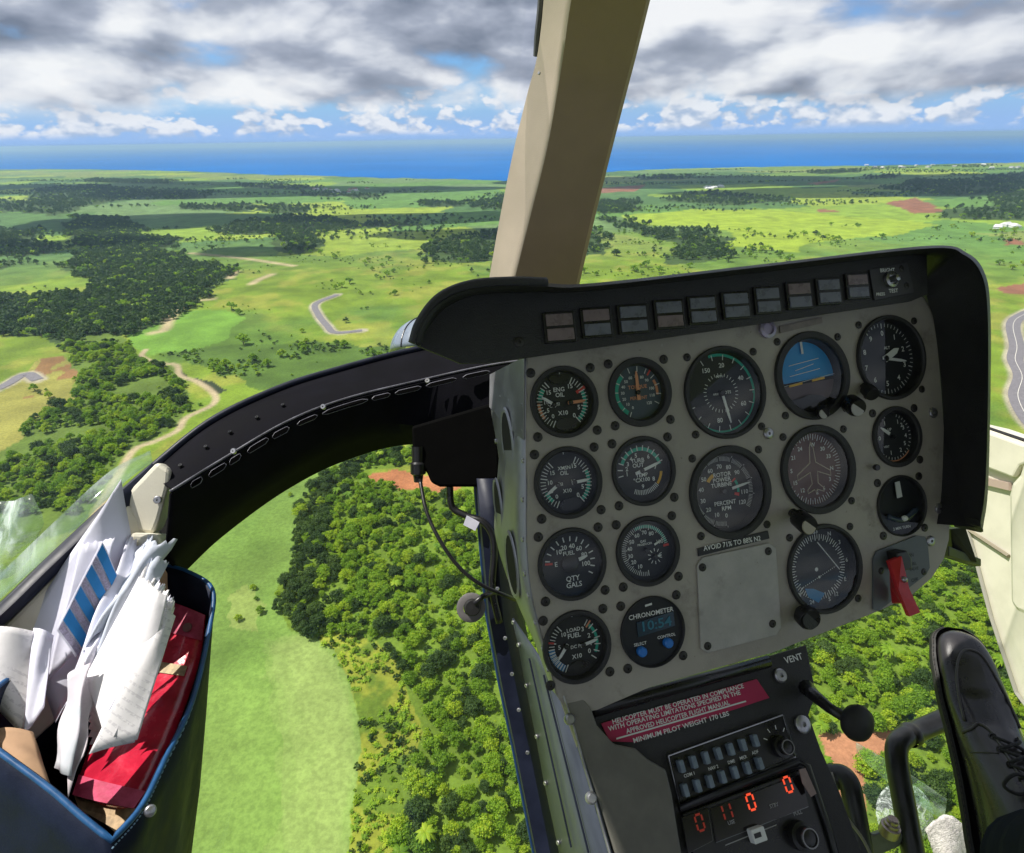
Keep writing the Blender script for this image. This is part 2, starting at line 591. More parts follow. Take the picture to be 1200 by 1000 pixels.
def paint(poly, col, k=14, sc=30, seed=60, amt=1.0):
    global colr
    a, b = warp(k, sc, seed)
    m = inpoly(a, b, poly)
    colr[m] = colr[m] * (1 - amt) + np.asarray(col) * amt * (0.82 + 0.36 * n2[m])[:, None]
    return m


paint(BRIGHT, (0.27, 0.36, 0.03), 90, 150, 60, 0.85)
for p in REDS:
    paint(p, (0.23, 0.105, 0.06), 40, 90)
paint(SCRUB, (0.075, 0.135, 0.022), 40, 50)
paint(BAREFIELD, (0.25, 0.24, 0.055), 20, 40)
a_, b_ = warp(20, 30, 77)
bm_ = inpoly(a_, b_, BAREFIELD)
colr = np.where((bm_ & (fbm(X / 60, Y / 60, 3, 91) > 0.55))[:, None], np.array([0.22, 0.125, 0.05])[None], colr)
paint(LAWN, (0.135, 0.265, 0.035), 16, 40)
paint(LOWWOOD, (0.10, 0.155, 0.025), 24, 40)
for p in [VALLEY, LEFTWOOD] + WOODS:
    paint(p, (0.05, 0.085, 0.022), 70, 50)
paint(NEARWOOD, (0.12, 0.19, 0.022), 5, 12)
fm = paint(FAIRWAY, (0.17, 0.285, 0.055), 4, 12)
stripe = 0.5 + 0.5 * np.sin((X * 0.94 + Y * 0.22) / 7 + 5 * fbm(X / 60, Y / 60, 2, 66))
colr[fm] *= (0.90 + 0.15 * stripe[fm] + 0.40 * (n1[fm] - 0.5) + 0.18 * (n3[fm] - 0.5))[:, None]
colr[fm] = colr[fm] * 0.9 + np.array([0.02, 0.0, 0.008]) * (n2[fm] - 0.4)[:, None]
for kk_, sc_, sd2_ in ((4, 14, 61), (16, 20, 62), (30, 26, 65), (46, 30, 67)):
    paint(GREEN, (0.26, 0.335, 0.10), kk_, sc_, sd2_, 0.22)
paint(DRY, (0.24, 0.29, 0.08), 12, 8, 63, 0.6)
bm2 = paint(BANANA, (0.22, 0.25, 0.03), 5, 9, 64)
colr[bm2] = lerpc(colr[bm2], (0.10, 0.17, 0.02), np.clip((n3[bm2] - 0.45) * 7, 0, 0.9))
paint(SOIL1, (0.33, 0.135, 0.06), 8, 14)
paint(SOIL2, (0.36, 0.17, 0.09), 4, 10)
paint(POND, (0.03, 0.04, 0.02), 6, 16)


def stripe_line(line, width, col, feather=0.6):
    global colr
    dd = polydist(X, Y, cr(line, 90))
    colr = lerpc(colr, col, (width / 2 + feather - dd) / (2 * feather))


# sandy trails and scraped patches of the golf works
stripe_line(PATH, 5.5, (0.38, 0.31, 0.19), 1.5)
for q in ([(555, 283), (548, 290), (540, 300)], [(640, 290), (610, 303), (590, 315)], [(400, 385), (390, 420), (360, 430)], [(690, 270), (560, 250), (450, 240)], [(500, 350), (440, 360), (400, 400)]):
    stripe_line(gpoly(Z1(q)), 12, (0.40, 0.33, 0.19), 4)
for ln, wd in ((ROADR, 9), (ROADL, 11), (ROADE, 14)):
    stripe_line(ln, wd + 5, (0.36, 0.33, 0.24), 1.5)

me = bpy.data.meshes.new('land')
ncol = len(az)
me.vertices.add(len(X))
me.vertices.foreach_set('co', np.stack([X, Y, Zg], 1).astype(np.float32).ravel())
ii, jj = np.meshgrid(np.arange(nrow - 1), np.arange(ncol - 1), indexing='ij')
a = (ii * ncol + jj).ravel()
quads = np.stack([a, a + 1, a + ncol + 1, a + ncol], 1).astype(np.int32)
me.loops.add(quads.size)
me.loops.foreach_set('vertex_index', quads.ravel())
me.polygons.add(len(quads))
me.polygons.foreach_set('loop_start', np.arange(0, quads.size, 4, dtype=np.int32))
me.polygons.foreach_set('use_smooth', np.ones(len(quads), bool))
ca_ = me.color_attributes.new('ground_colour', 'FLOAT_COLOR', 'POINT')
ca_.data.foreach_set('color', np.concatenate([np.clip(colr, 0, 1), np.ones((len(X), 1))], 1).astype(np.float32).ravel())
me.update()
me.validate()
gmat = bpy.data.materials.new('turf_and_fields')
gmat.use_nodes = True
t = gmat.node_tree
b = t.nodes['Principled BSDF']
b.inputs['Roughness'].default_value = 0.9
b.inputs['Specular IOR Level'].default_value = 0.15
vc = N(t, 'ShaderNodeVertexColor', layer_name='ground_colour')
g = N(t, 'ShaderNodeTexCoord')
nz = N(t, 'ShaderNodeTexNoise')
nz.inputs['Scale'].default_value = 0.6
nz.inputs['Detail'].default_value = 8
nz.inputs['Roughness'].default_value = 0.65
L(t, g.outputs['Object'], nz.inputs['Vector'])
nz2 = N(t, 'ShaderNodeTexNoise')
nz2.inputs['Scale'].default_value = 0.03
nz2.inputs['Detail'].default_value = 7
L(t, g.outputs['Object'], nz2.inputs['Vector'])
f1 = maprange(t, nz.outputs[0], 0.3, 0.7, 0.80, 1.20)
f2 = maprange(t, nz2.outputs[0], 0.3, 0.7, 0.82, 1.18)
vm = N(t, 'ShaderNodeVectorMath', operation='SCALE')
L(t, vc.outputs[0], vm.inputs[0])
L(t, math_n(t, 'MULTIPLY', f1, f2), vm.inputs['Scale'])
L(t, vm.outputs[0], b.inputs['Base Color'])
bp = N(t, 'ShaderNodeBump')
bp.inputs['Strength'].default_value = 0.12
bp.inputs['Distance'].default_value = 0.2
L(t, nz.outputs[0], bp.inputs['Height'])
L(t, bp.outputs[0], b.inputs['Normal'])
land = link('terrain', me, None, gmat)
tag(land, 'patchwork of green fields, golf turf and woods running to the shore', None, None, 'structure')

# the sea
seam = mat('sea_water', (0.004, 0.045, 0.20), rough=0.7, spec=0.02)
t = seam.node_tree
g = N(t, 'ShaderNodeTexCoord')
nz = N(t, 'ShaderNodeTexNoise')
nz.inputs['Scale'].default_value = 0.0006
nz.inputs['Detail'].default_value = 6
L(t, g.outputs['Object'], nz.inputs['Vector'])
L(t, mixc(t, maprange(t, nz.outputs[0], 0.3, 0.7), (0.0, 0.105, 0.36), (0.0, 0.14, 0.46)), t.nodes['Principled BSDF'].inputs['Base Color'])
mb = MB(world=True)
rr = [2500, 4000, 7000, 15000, 28000, 45000]
mb.loft([[(r * math.cos(2 * math.pi * k / 96), r * math.sin(2 * math.pi * k / 96), -0.6) for k in range(96)] for r in rr], closed=True)
sea = mb.build('sea', seam, base=(0, 0, 0))
tag(sea, 'deep blue sea beyond the coast', None, None, 'structure')


# roads as real sheets with painted lines
def ribbon(name, line, width, z, m, label=None, n=80, parent=None):
    P = cr(line, n)
    T = np.gradient(P, axis=0)
    T /= np.linalg.norm(T, axis=1)[:, None]
    Nn = np.stack([-T[:, 1], T[:, 0]], 1)
    hz = relief(P[:, 0], P[:, 1]) + 4.2 + z
    mb = MB(world=True)
    mb.loft([[(*(P[i] + Nn[i] * width / 2 * sg), hz[i]) for i in range(n)] for sg in (-1, 0, 1)])
    o = mb.build(name, m, parent, smooth=180, base=(P[0][0], P[0][1], 0))
    if label: tag(o, label, None, None, 'structure')
    return o


asph = mat('asphalt', (0.17, 0.16, 0.17), 0.9, var=0.15, vscale=0.4)
lanep = mat('lane_paint', (0.7, 0.68, 0.6), 0.8)
for ln, wd, lb in ((ROADR, 8, 'grey access road bending through the yellow golf land'), (ROADL, 10, 'straight grey road beside the bare yellow field'), (ROADE, 13, 'winding two lane road with pale verges right of the instrument hood')):
    rd = ribbon('road', ln, wd, 0.35, asph, lb)
    if wd > 12: mk = ribbon('lane_line', ln, 0.4, 0.6, lanep, parent=rd)


# ------------------------------------------------------------------ trees
# fair weather clouds high over the land, above the picture; their shade lies on the far fields
cloudm = mat('cloud_white', (0.85, 0.86, 0.9), 1.0, spec=0.0)
so_ = np.array(sdir) / sdir[2]
for i, (cpx, cpy, rx_, ry_) in enumerate(((60, 222, 1100, 420), (330, 226, 800, 330), (180, 262, 420, 190), (480, 258, 420, 150), (60, 292, 230, 110), (800, 214, 900, 420), (1010, 226, 700, 260), (1130, 212, 700, 420), (560, 276, 240, 90), (300, 297, 120, 60))):
    gc = ground(cpx, cpy)
    zc = 1700.0
    cc = np.array([gc[0], gc[1], 0]) + so_ * zc
    bmc = bmesh.new()
    bmesh.ops.create_icosphere(bmc, subdivisions=3, radius=1)
    for v in bmc.verts:
        k_ = 1 + 0.75 * (float(fbm(np.array([v.co.x * 1.6 + i * 9]), np.array([v.co.y * 1.6 + v.co.z]), 4, 200 + i)[0]) - 0.5)
        zz_ = v.co.z * (130 if v.co.z > 0 else 40) * k_
        v.co = Vector((v.co.x * rx_ * k_, v.co.y * ry_ * k_, zz_))
    mec = bpy.data.meshes.new('cloud')
    bmc.to_mesh(mec)
    bmc.free()
    mec.polygons.foreach_set('use_smooth', [True] * len(mec.polygons))
    co_ = link('cloud', mec, None, cloudm, Vector(cc.tolist()))
    tag(co_, 'white cumulus cloud high over the fields', None, None, 'structure')


def leafmat(name, c1, c2, c3):
    m = bpy.data.materials.new(name)
    m.use_nodes = True
    t = m.node_tree
    b = t.nodes['Principled BSDF']
    oi = N(t, 'ShaderNodeObjectInfo')
    geo = N(t, 'ShaderNodeNewGeometry')
    r = N(t, 'ShaderNodeValToRGB')
    r.color_ramp.elements[0].color = (*c1, 1)
    r.color_ramp.elements[1].color = (*c3, 1)
    e = r.color_ramp.elements.new(0.55)
    e.color = (*c2, 1)
    k = math_n(t, 'ADD', math_n(t, 'MULTIPLY', oi.outputs['Random'], 0.58), math_n(t, 'MULTIPLY', geo.outputs['Random Per Island'], 0.42))
    L(t, k, r.inputs[0])
    L(t, r.outputs[0], b.inputs['Base Color'])
    b.inputs['Roughness'].default_value = 0.6
    b.inputs['Specular IOR Level'].default_value = 0.25
    tr = N(t, 'ShaderNodeBsdfTranslucent')
    L(t, mixc(t, 1.0, r.outputs[0], (1.25, 1.35, 0.6), 'MULTIPLY'), tr.inputs[0])
    mx = N(t, 'ShaderNodeMixShader')
    mx.inputs[0].default_value = 0.38
    L(t, b.outputs[0], mx.inputs[1])
    L(t, tr.outputs[0], mx.inputs[2])
    L(t, mx.outputs[0], t.nodes['Material Output'].inputs[0])
    return m


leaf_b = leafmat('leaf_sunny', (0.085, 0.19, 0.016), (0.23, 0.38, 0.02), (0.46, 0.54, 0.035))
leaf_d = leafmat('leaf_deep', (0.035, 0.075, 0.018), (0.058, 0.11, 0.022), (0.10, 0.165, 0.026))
bark = mat('bark', (0.12, 0.085, 0.055), 0.9, var=0.3, vscale=2)


def crown_mesh(name, seed, rad, height, nclump, leaves, leaf, m, flat=0.75):
    r = np.random.default_rng(seed)
    V, F = [], []

    def quad(c, n, sz, asp):
        n = n / (np.linalg.norm(n) + 1e-9)
        ref = r.normal(size=3)
        u = np.cross(n, ref)
        u /= np.linalg.norm(u) + 1e-9
        w = np.cross(n, u)
        b = len(V)
        u, w = u * sz, w * sz * asp
        V.extend([c - u - 0.3 * w, c + 0.2 * u - w, c + u + 0.25 * w, c - 0.15 * u + w])
        F.append((b, b + 1, b + 2, b + 3))
    cs = []
    for i in range(nclump):
        th = r.uniform(0, 2 * math.pi)
        q = math.sqrt(r.uniform(0, 1))
        rr = rad * 0.80 * q
        zc = height * (0.38 + 0.42 * (1 - q ** 2) * r.uniform(0.55, 1.15) + 0.06 * r.normal())
        cr_ = rad * r.uniform(0.15, 0.36)
        cs.append((np.array([rr * math.cos(th), rr * math.sin(th), zc]), cr_))
    for c, k in cs:
        # dark inner mass of the clump
        b = len(V)
        nn = 6
        for lvl, (q, hz) in enumerate(((0.0, -0.55), (0.62, -0.3), (0.75, 0.15), (0.45, 0.55), (0.0, 0.7))):
            for j in range(nn):
                a = 2 * math.pi * j / nn + lvl * 0.5
                V.append(c + np.array([q * k * math.cos(a), q * k * math.sin(a), hz * k * flat]) * r.uniform(0.55, 1.0))
        for lvl in range(4):
            for j in range(nn):
                F.append((b + lvl * nn + j, b + lvl * nn + (j + 1) % nn, b + (lvl + 1) * nn + (j + 1) % nn, b + (lvl + 1) * nn + j))
        for i in range(leaves):
            d = r.normal(size=3)
            d[2] = abs(d[2]) * 0.9 - 0.25
            d /= np.linalg.norm(d)
            p = c + d * k * np.array([1, 1, flat]) * r.uniform(0.6, 1.4)
            nrm = d + r.normal(size=3) * 0.75 + np.array([0, 0, 0.35])
            quad(p, nrm, leaf * r.uniform(0.6, 1.35), r.uniform(0.4, 0.75))
    me = bpy.data.meshes.new(name)
    me.from_pydata([tuple(v) for v in V], [], F)
    me.materials.append(m)
    me.update()
    return me, cs


def trunk_mesh(name, seed, rad, height, cs):
    r = np.random.default_rng(seed)
    mb = MB(world=True)
    pts = [(0, 0, -0.8), (0.1, 0.05, height * 0.15), (r.normal() * 0.25, r.normal() * 0.25, height * 0.32), (r.normal() * 0.3, r.normal() * 0.3, height * 0.6)]
    mb.tube(pts, [rad * 0.085, rad * 0.065, rad * 0.05, rad * 0.02], 7)
    for c, k in cs[:6]:
        mb.tube([pts[1], (np.array(pts[1]) + c) / 2 + np.array([0, 0, -0.3]), c], [rad * 0.035, rad * 0.025, rad * 0.01], 5)
    me = bpy.data.meshes.new(name)
    me.from_pydata([tuple(v) for v in mb.v], [], mb.f)
    me.materials.append(bark)
    me.update()
    return me


def palm_meshes(name, seed, m):
    r = np.random.default_rng(seed)
    V, F = [], []
    hgt = 8.5
    for i in range(17):
        th = 2 * math.pi * i / 17 + r.normal() * 0.15
        lift = r.uniform(0.1, 0.9)
        prev = None
        for k in range(6):
            q = k / 5
            rr = 4.2 * q
            z = hgt + 1.6 * lift * q * 2 - 4.4 * q * q * (1.1 - 0.5 * lift)
            c = np.array([rr * math.cos(th), rr * math.sin(th), z])
            side = np.array([-math.sin(th), math.cos(th), -0.25]) * (0.75 * math.sin(math.pi * min(1, 0.12 + q * 0.9)) + 0.05)
            side2 = np.array([math.sin(th), -math.cos(th), -0.25]) * (0.75 * math.sin(math.pi * min(1, 0.12 + q * 0.9)) + 0.05)
            b = len(V)
            V += [c + side, c, c + side2]
            if prev is not None:
                F += [(prev, prev + 1, b + 1, b), (prev + 1, prev + 2, b + 2, b + 1)]
            prev = b
    me = bpy.data.meshes.new(name)
    me.from_pydata([tuple(v) for v in V], [], F)
    me.materials.append(m)
    me.update()
    mb = MB(world=True)
    mb.tube([(0, 0, -0.8), (0.3, 0.1, 3), (0.15, 0, 6), (0, 0, hgt)], [0.24, 0.2, 0.17, 0.15], 7)
    tm = bpy.data.meshes.new(name + '_trunk')
    tm.from_pydata([tuple(v) for v in mb.v], [], mb.f)
    tm.materials.append(bark)
    tm.update()
    return me, tm


PROTO = []       # (crown mesh, trunk mesh, radius)
specs = [(1, 5.2, 9.5, 32, 62, 0.46, leaf_b), (2, 4.3, 8.2, 26, 62, 0.42, leaf_b), (3, 6.3, 10.0, 40, 60, 0.50, leaf_b), (4, 3.4, 6.2, 20, 60, 0.36, leaf_b),
         (5, 5.6, 11.5, 34, 58, 0.50, leaf_d), (6, 4.4, 8.8, 26, 58, 0.44, leaf_d)]
for sd_, rad, hgt, ncl, lv, lf, m in specs:
    cm, cs = crown_mesh('tree_crown', sd_, rad, hgt, ncl, lv, lf, m)
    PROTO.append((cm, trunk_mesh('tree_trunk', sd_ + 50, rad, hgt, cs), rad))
pm, ptm = palm_meshes('palm_crown', 9, leaf_b)
PROTO.append((pm, ptm, 4.0))
# lighter crowns for the far woods, shrubs for the scrub
far_specs = [(21, 6.5, 12, 14, 14, 1.3, leaf_d), (22, 5.0, 9.5, 12, 14, 1.1, leaf_d), (23, 5.6, 10, 14, 14, 1.2, leaf_b), (24, 1.6, 2.1, 9, 24, 0.32, leaf_b), (25, 1.9, 2.4, 9, 24, 0.34, leaf_d)]
for sd_, rad, hgt, ncl, lv, lf, m in far_specs:
    cm, cs = crown_mesh('tree_crown', sd_, rad, hgt, ncl, lv, lf, m)
    PROTO.append((cm, trunk_mesh('tree_trunk', sd_ + 50, rad, hgt, cs), rad))


def blade_mesh(name, seed, m):
    # banana-like clump of long arching leaves
    r = np.random.default_rng(seed)
    V, F = [], []
    for i in range(22):
        th = r.uniform(0, 6.283)
        ln, lift, w = r.uniform(1.2, 2.3), r.uniform(0.6, 1.6), r.uniform(0.14, 0.30)
        ox, oy = r.normal(size=2) * 0.35
        prev = None
        for k in range(5):
            q = k / 4
            c = np.array([ox + ln * q * math.cos(th), oy + ln * q * math.sin(th), 0.4 + lift * 2.2 * q - 2.0 * q * q * lift])
            sd2 = np.array([-math.sin(th), math.cos(th), 0]) * w * math.sin(math.pi * min(1, .15 + q * .85))
            b = len(V)
            V += [c + sd2, c - sd2]
            if prev is not None: F.append((prev, prev + 1, b + 1, b))
            prev = b
    me = bpy.data.meshes.new(name)
    me.from_pydata([tuple(v) for v in V], [], F)
    me.materials.append(m)
    me.update()
    mb = MB(world=True)
    mb.tube([(0, 0, -0.5), (0, 0, 0.4), (0.05, 0, 0.9)], [0.12, 0.1, 0.07], 6)
    tm = bpy.data.meshes.new(name + '_stem')
    tm.from_pydata([tuple(v) for v in mb.v], [], mb.f)
    tm.materials.append(bark)
    tm.update()
    return me, tm


bm_a, bm_b = blade_mesh('banana_leaves', 61, leaf_b)
PROTO.append((bm_a, bm_b, 1.9))


def scatter(poly, spacing, kinds, smin, smax, seed, edge=0.0, thin=0.0, extra=None):
    """jittered points inside a ground polygon -> list (x, y, kind, scale, rot)"""
    r = np.random.default_rng(seed)
    x0, y0 = poly.min(0)
    x1, y1 = poly.max(0)
    gx_, gy_ = np.meshgrid(np.arange(x0, x1, spacing), np.arange(y0, y1, spacing))
    x = gx_.ravel() + r.uniform(-0.55, 0.55, gx_.size) * spacing
    y = gy_.ravel() + r.uniform(-0.55, 0.55, gy_.size) * spacing
    wxx = x + (fbm(x / 40, y / 40, 3, seed) - 0.5) * edge
    wyy = y + (fbm(x / 40 + 9, y / 40, 3, seed + 1) - 0.5) * edge
    k = inpoly(wxx, wyy, poly)
    if thin:
        k &= fbm(x / 55, y / 55, 3, seed + 2) > thin
    x, y = x[k], y[k]
    if extra is not None:
        q = extra(x, y)
        x, y = x[q], y[q]
    kk = r.choice([a for a, _ in kinds], size=len(x), p=np.array([b for _, b in kinds]) / sum(b for _, b in kinds))
    return np.stack([x, y, kk, r.uniform(smin, smax, len(x)), r.uniform(0, 6.283, len(x))], 1)


def inview(T, m=60):
    px, py, z = project(np.stack([T[:, 0], T[:, 1], np.full(len(T), 5.0)], 1))
    return (z > 0) & (px > -m) & (px < 1200 + m) & (py > 100) & (py < 1000 + m)


near_k = [(0, 2.4), (1, 3), (2, 1.2), (3, 3.4), (4, 0.7), (5, 1.1), (6, 0.45), (12, 1.6), (10, 2.0)]
nosoil = lambda x, y: ~(inpoly(x, y, SOIL1) | inpoly(x, y, SOIL2))
T_near = scatter(NEARWOOD, 3.9, near_k, 0.26, 0.80, 101, edge=4, extra=nosoil)
T_near = T_near[inview(T_near)]
T_near = T_near[np.hypot(T_near[:, 0], T_near[:, 1]) < 620]
# a darker belt of tall trees along the fairway edge
edge_line = gpoly(Z3([(400, 20), (340, 68), (300, 110), (285, 190), (285, 260), (240, 340), (245, 400), (280, 445)]))
de = polydist(T_near[:, 0], T_near[:, 1], edge_line)
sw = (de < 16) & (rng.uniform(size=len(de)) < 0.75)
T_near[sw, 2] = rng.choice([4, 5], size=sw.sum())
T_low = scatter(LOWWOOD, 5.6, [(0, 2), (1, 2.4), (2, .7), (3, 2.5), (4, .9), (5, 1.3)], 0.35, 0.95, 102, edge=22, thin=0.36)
T_low = T_low[inview(T_low)]
T_ban = scatter(BANANA, 2.6, [(10, 1.2), (11, 1.2), (12, 3)], 0.35, 1.1, 103, edge=4, thin=0.22)
T_scr = scatter(SCRUB, 6.5, [(10, 2), (11, 2), (3, 0.5)], 0.6, 1.6, 104, edge=30, thin=0.46)
T_val = scatter(VALLEY, 7.6, [(7, 3), (8, 3), (9, 1.0)], 0.45, 1.15, 105, edge=90, thin=0.24)
far_l = [scatter(p, 13 if np.hypot(*p.mean(0)) < 2200 else 19, [(7, 3), (8, 3), (9, 0.6)], 0.6, 1.25, 110 + i, edge=150, thin=0.36) for i, p in enumerate(WOODS + [LEFTWOOD])]
# stray trees and hedges over the fields
box_far = np.array([[-4200, 700], [4200, 700], [4600, 4300], [-4600, 4300]])
hedge = scatter(box_far, 24, [(7, 2), (8, 3), (9, 1.5)], 0.45, 0.9, 150, extra=lambda x, y: fbm(x / 330, y / 140, 4, 77) > 0.62)
box_mid = np.array([[-900, 380], [900, 380], [1300, 1500], [-1300, 1500]])
stray = scatter(box_mid, 17, [(10, 3), (11, 3), (3, 1), (9, 0.5)], 0.6, 1.4, 151, extra=lambda x, y: (fbm(x / 90, y / 70, 4, 87) > 0.60) & ~inpoly(x, y, FAIRWAY) & ~inpoly(x, y, LAWN))
young = np.array([[*ground(*Z3([q])[0])[:2], 3, sc, 1.0 + q[0]] for q, sc in (((135, 425), 0.55), ((190, 405), 0.62), ((172, 345), 0.5), ((180, 372), 0.35), ((265, 105), 0.45), ((315, 92), 0.4))])
# clearings along paths and roads
allT = np.concatenate([T_near, T_low, T_ban, T_scr, T_val] + far_l + [hedge, stray, young])
clear = np.ones(len(allT), bool)
for ln, wd in ((PATH, 7), (ROADR, 12), (ROADL, 12), (ROADE, 13)):
    clear &= polydist(allT[:, 0], allT[:, 1], cr(ln, 60)) > wd
clear &= np.hypot(allT[:, 0], allT[:, 1]) < 0.955 * np.interp(np.degrees(np.arctan2(allT[:, 0], allT[:, 1])), c_az, c_r)
allT = allT[clear & inview(allT, 200)]
tz = relief(allT[:, 0], allT[:, 1]) + 4.2
px, py, pz = project(np.stack([allT[:, 0], allT[:, 1], tz + 4], 1))
# what the cabin leaves in view of the ground
CHIN_L = [(225, 1000), (245, 700), (260, 630), (330, 575), (400, 540), (485, 525), (560, 560), (575, 640), (640, 1000)]
CHIN_R = [(900, 790), (1030, 715), (1110, 650), (1140, 630), (1195, 820), (1195, 900), (1085, 740), (1080, 860), (1050, 870), (1060, 1000), (1010, 1000), (955, 830)]
CHIN_R2 = [(930, 770), (1030, 720), (1110, 660), (1150, 700), (1200, 830), (1200, 1000), (1010, 1000), (955, 830)]
SCREEN_L = [(0, 250), (560, 250), (480, 405), (330, 450), (200, 528), (0, 690)]
vis = inpoly(px, py, CHIN_L) | inpoly(px, py, CHIN_R2) | inpoly(px, py, SCREEN_L)
rad = np.array([PROTO[int(k)][2] for k in allT[:, 2]]) * allT[:, 3]
size = np.where(vis, rad / np.maximum(pz, 1), 0)
order = np.argsort(-size)
isbush = (allT[:, 2] >= 10)
solo_trees = [i for i in order if not isbush[i]][:300]
solo_bush = [i for i in order if isbush[i] and size[i] > 0][:120]
solo = set(solo_trees) | set(solo_bush)
TREE_LB = {0: ('leafy_tree', 'broad leafy green tree in the wood below the chin window'), 1: ('leafy_tree', 'round crowned green tree in the wood below the cabin'),
           2: ('leafy_tree', 'wide spreading green tree in the wood below the cabin'), 3: ('leafy_tree', 'small bushy green tree on the ground below the cabin'),
           4: ('leafy_tree', 'tall dark green tree in the wood below the cabin'), 5: ('leafy_tree', 'dark round green tree in the wood below the cabin'),
           6: ('palm_tree', 'palm tree with drooping fronds among the leafy trees'), 10: ('shrub', 'bright green shrub between the turf and the wood'), 11: ('shrub', 'dark green shrub between the turf and the wood'), 12: ('banana_plant', 'banana plant with long arching leaves at the edge of the wood')}
for i in list(solo_trees) + list(solo_bush):
    x, y, k, sc, ro = allT[i]
    k = int(k)
    if k in (7, 8, 9): k = 5
    nm, lb = TREE_LB[k]
    e = empty(nm, (x, y, tz[i]), lb, 'palm' if k == 6 else ('plant' if k == 12 else 'shrub' if k >= 10 else 'tree'), 'banana plants by the turf' if k == 12 else 'shrubs between turf and wood' if k >= 10 else 'trees of the wood: ' + lb.split(' in ')[0].split(' on ')[0].split(' with ')[0])
    e.rotation_euler = (0, 0, ro)
    e.scale = (sc, sc, sc * (0.9 + 0.2 * ((i * 37) % 10) / 10))
    for nm2, d in (('crown', PROTO[k][0]), ('trunk', PROTO[k][1])):
        c = bpy.data.objects.new(nm2, d)
        COL.objects.link(c)
        c.parent = e
# the rest of the woods, which nobody could count
proto_col = bpy.data.collections.new('tree_kinds')
for i, (cm, tm, _) in enumerate(PROTO):
    V1 = np.empty(len(cm.vertices) * 3); cm.vertices.foreach_get('co', V1)
    V2 = np.empty(len(tm.vertices) * 3); tm.vertices.foreach_get('co', V2)
    me = bpy.data.meshes.new('wood_tree')
    nv = len(cm.vertices)
    me.from_pydata(np.concatenate([V1, V2]).reshape(-1, 3).tolist(), [], [tuple(p.vertices) for p in cm.polygons] + [tuple(q + nv for q in p.vertices) for p in tm.polygons])
    me.materials.append(cm.materials[0]); me.materials.append(bark)
    me.polygons.foreach_set('material_index', [0] * len(cm.polygons) + [1] * len(tm.polygons))
    o = bpy.data.objects.new('tree_kind_%02d' % i, me)
    proto_col.objects.link(o)
rest = np.array([i for i in range(len(allT)) if i not in solo])
gm_ = bpy.data.meshes.new('woodland')
gm_.vertices.add(len(rest))
gm_.vertices.foreach_set('co', np.stack([allT[rest, 0], allT[rest, 1], tz[rest]], 1).astype(np.float32).ravel())
for nm, ty, dt in (('kind_id', 'INT', allT[rest, 2].astype(np.int32)), ('size', 'FLOAT', allT[rest, 3].astype(np.float32)), ('turn', 'FLOAT', allT[rest, 4].astype(np.float32))):
    at_ = gm_.attributes.new(nm, ty, 'POINT')
    at_.data.foreach_set('value', dt)
wood = link('woodland', gm_)
tag(wood, 'woods, hedges and scrub that spread over the land to the coast', None, None, 'stuff')
ng = bpy.data.node_groups.new('woodland', 'GeometryNodeTree')
ng.interface.new_socket('Geometry', in_out='INPUT', socket_type='NodeSocketGeometry')
ng.interface.new_socket('Geometry', in_out='OUTPUT', socket_type='NodeSocketGeometry')
gi, go = N(ng, 'NodeGroupInput'), N(ng, 'NodeGroupOutput')
iop = N(ng, 'GeometryNodeInstanceOnPoints')
ci = N(ng, 'GeometryNodeCollectionInfo')
ci.inputs['Collection'].default_value = proto_col
ci.inputs['Separate Children'].default_value = True
ci.inputs['Reset Children'].default_value = True


def nattr(nm, ty):
    n = N(ng, 'GeometryNodeInputNamedAttribute', data_type=ty)
    n.inputs['Name'].default_value = nm
    return n.outputs['Attribute']


L(ng, gi.outputs[0], iop.inputs['Points'])
L(ng, ci.outputs[0], iop.inputs['Instance'])
iop.inputs['Pick Instance'].default_value = True
L(ng, nattr('kind_id', 'INT'), iop.inputs['Instance Index'])
cx = N(ng, 'ShaderNodeCombineXYZ')
L(ng, nattr('turn', 'FLOAT'), cx.inputs[2])
er = N(ng, 'FunctionNodeEulerToRotation')
L(ng, cx.outputs[0], er.inputs[0])
L(ng, er.outputs[0], iop.inputs['Rotation'])
L(ng, nattr('size', 'FLOAT'), iop.inputs['Scale'])
L(ng, iop.outputs[0], go.inputs[0])
wood.modifiers.new('woodland', 'NODES').node_group = ng
print('trees', len(allT), 'single', len(solo))

# ================================================================== THE CABIN
# panel plane (cabin axes: right, down, ahead): found from the shapes of the round gauges
PN = np.array([0.26203019, -0.03280238, -0.96450204])      # towards the crew
PD = -0.46354892
_u = np.array([1., 0, 0]) - PN[0] * PN
_u /= np.linalg.norm(_u)
_v = np.cross(PN, _u)
if _v[1] < 0: _v = -_v
_a = -0.115
PU, PV = _u * math.cos(_a) + _v * math.sin(_a), -_u * math.sin(_a) + _v * math.cos(_a)


def pan(px, py, off=0.0):
    """point of the panel plane (moved off metres towards the crew) seen at a photograph pixel"""
    d = ray(px, py)
    return d * ((PD + off) / (PN @ d))


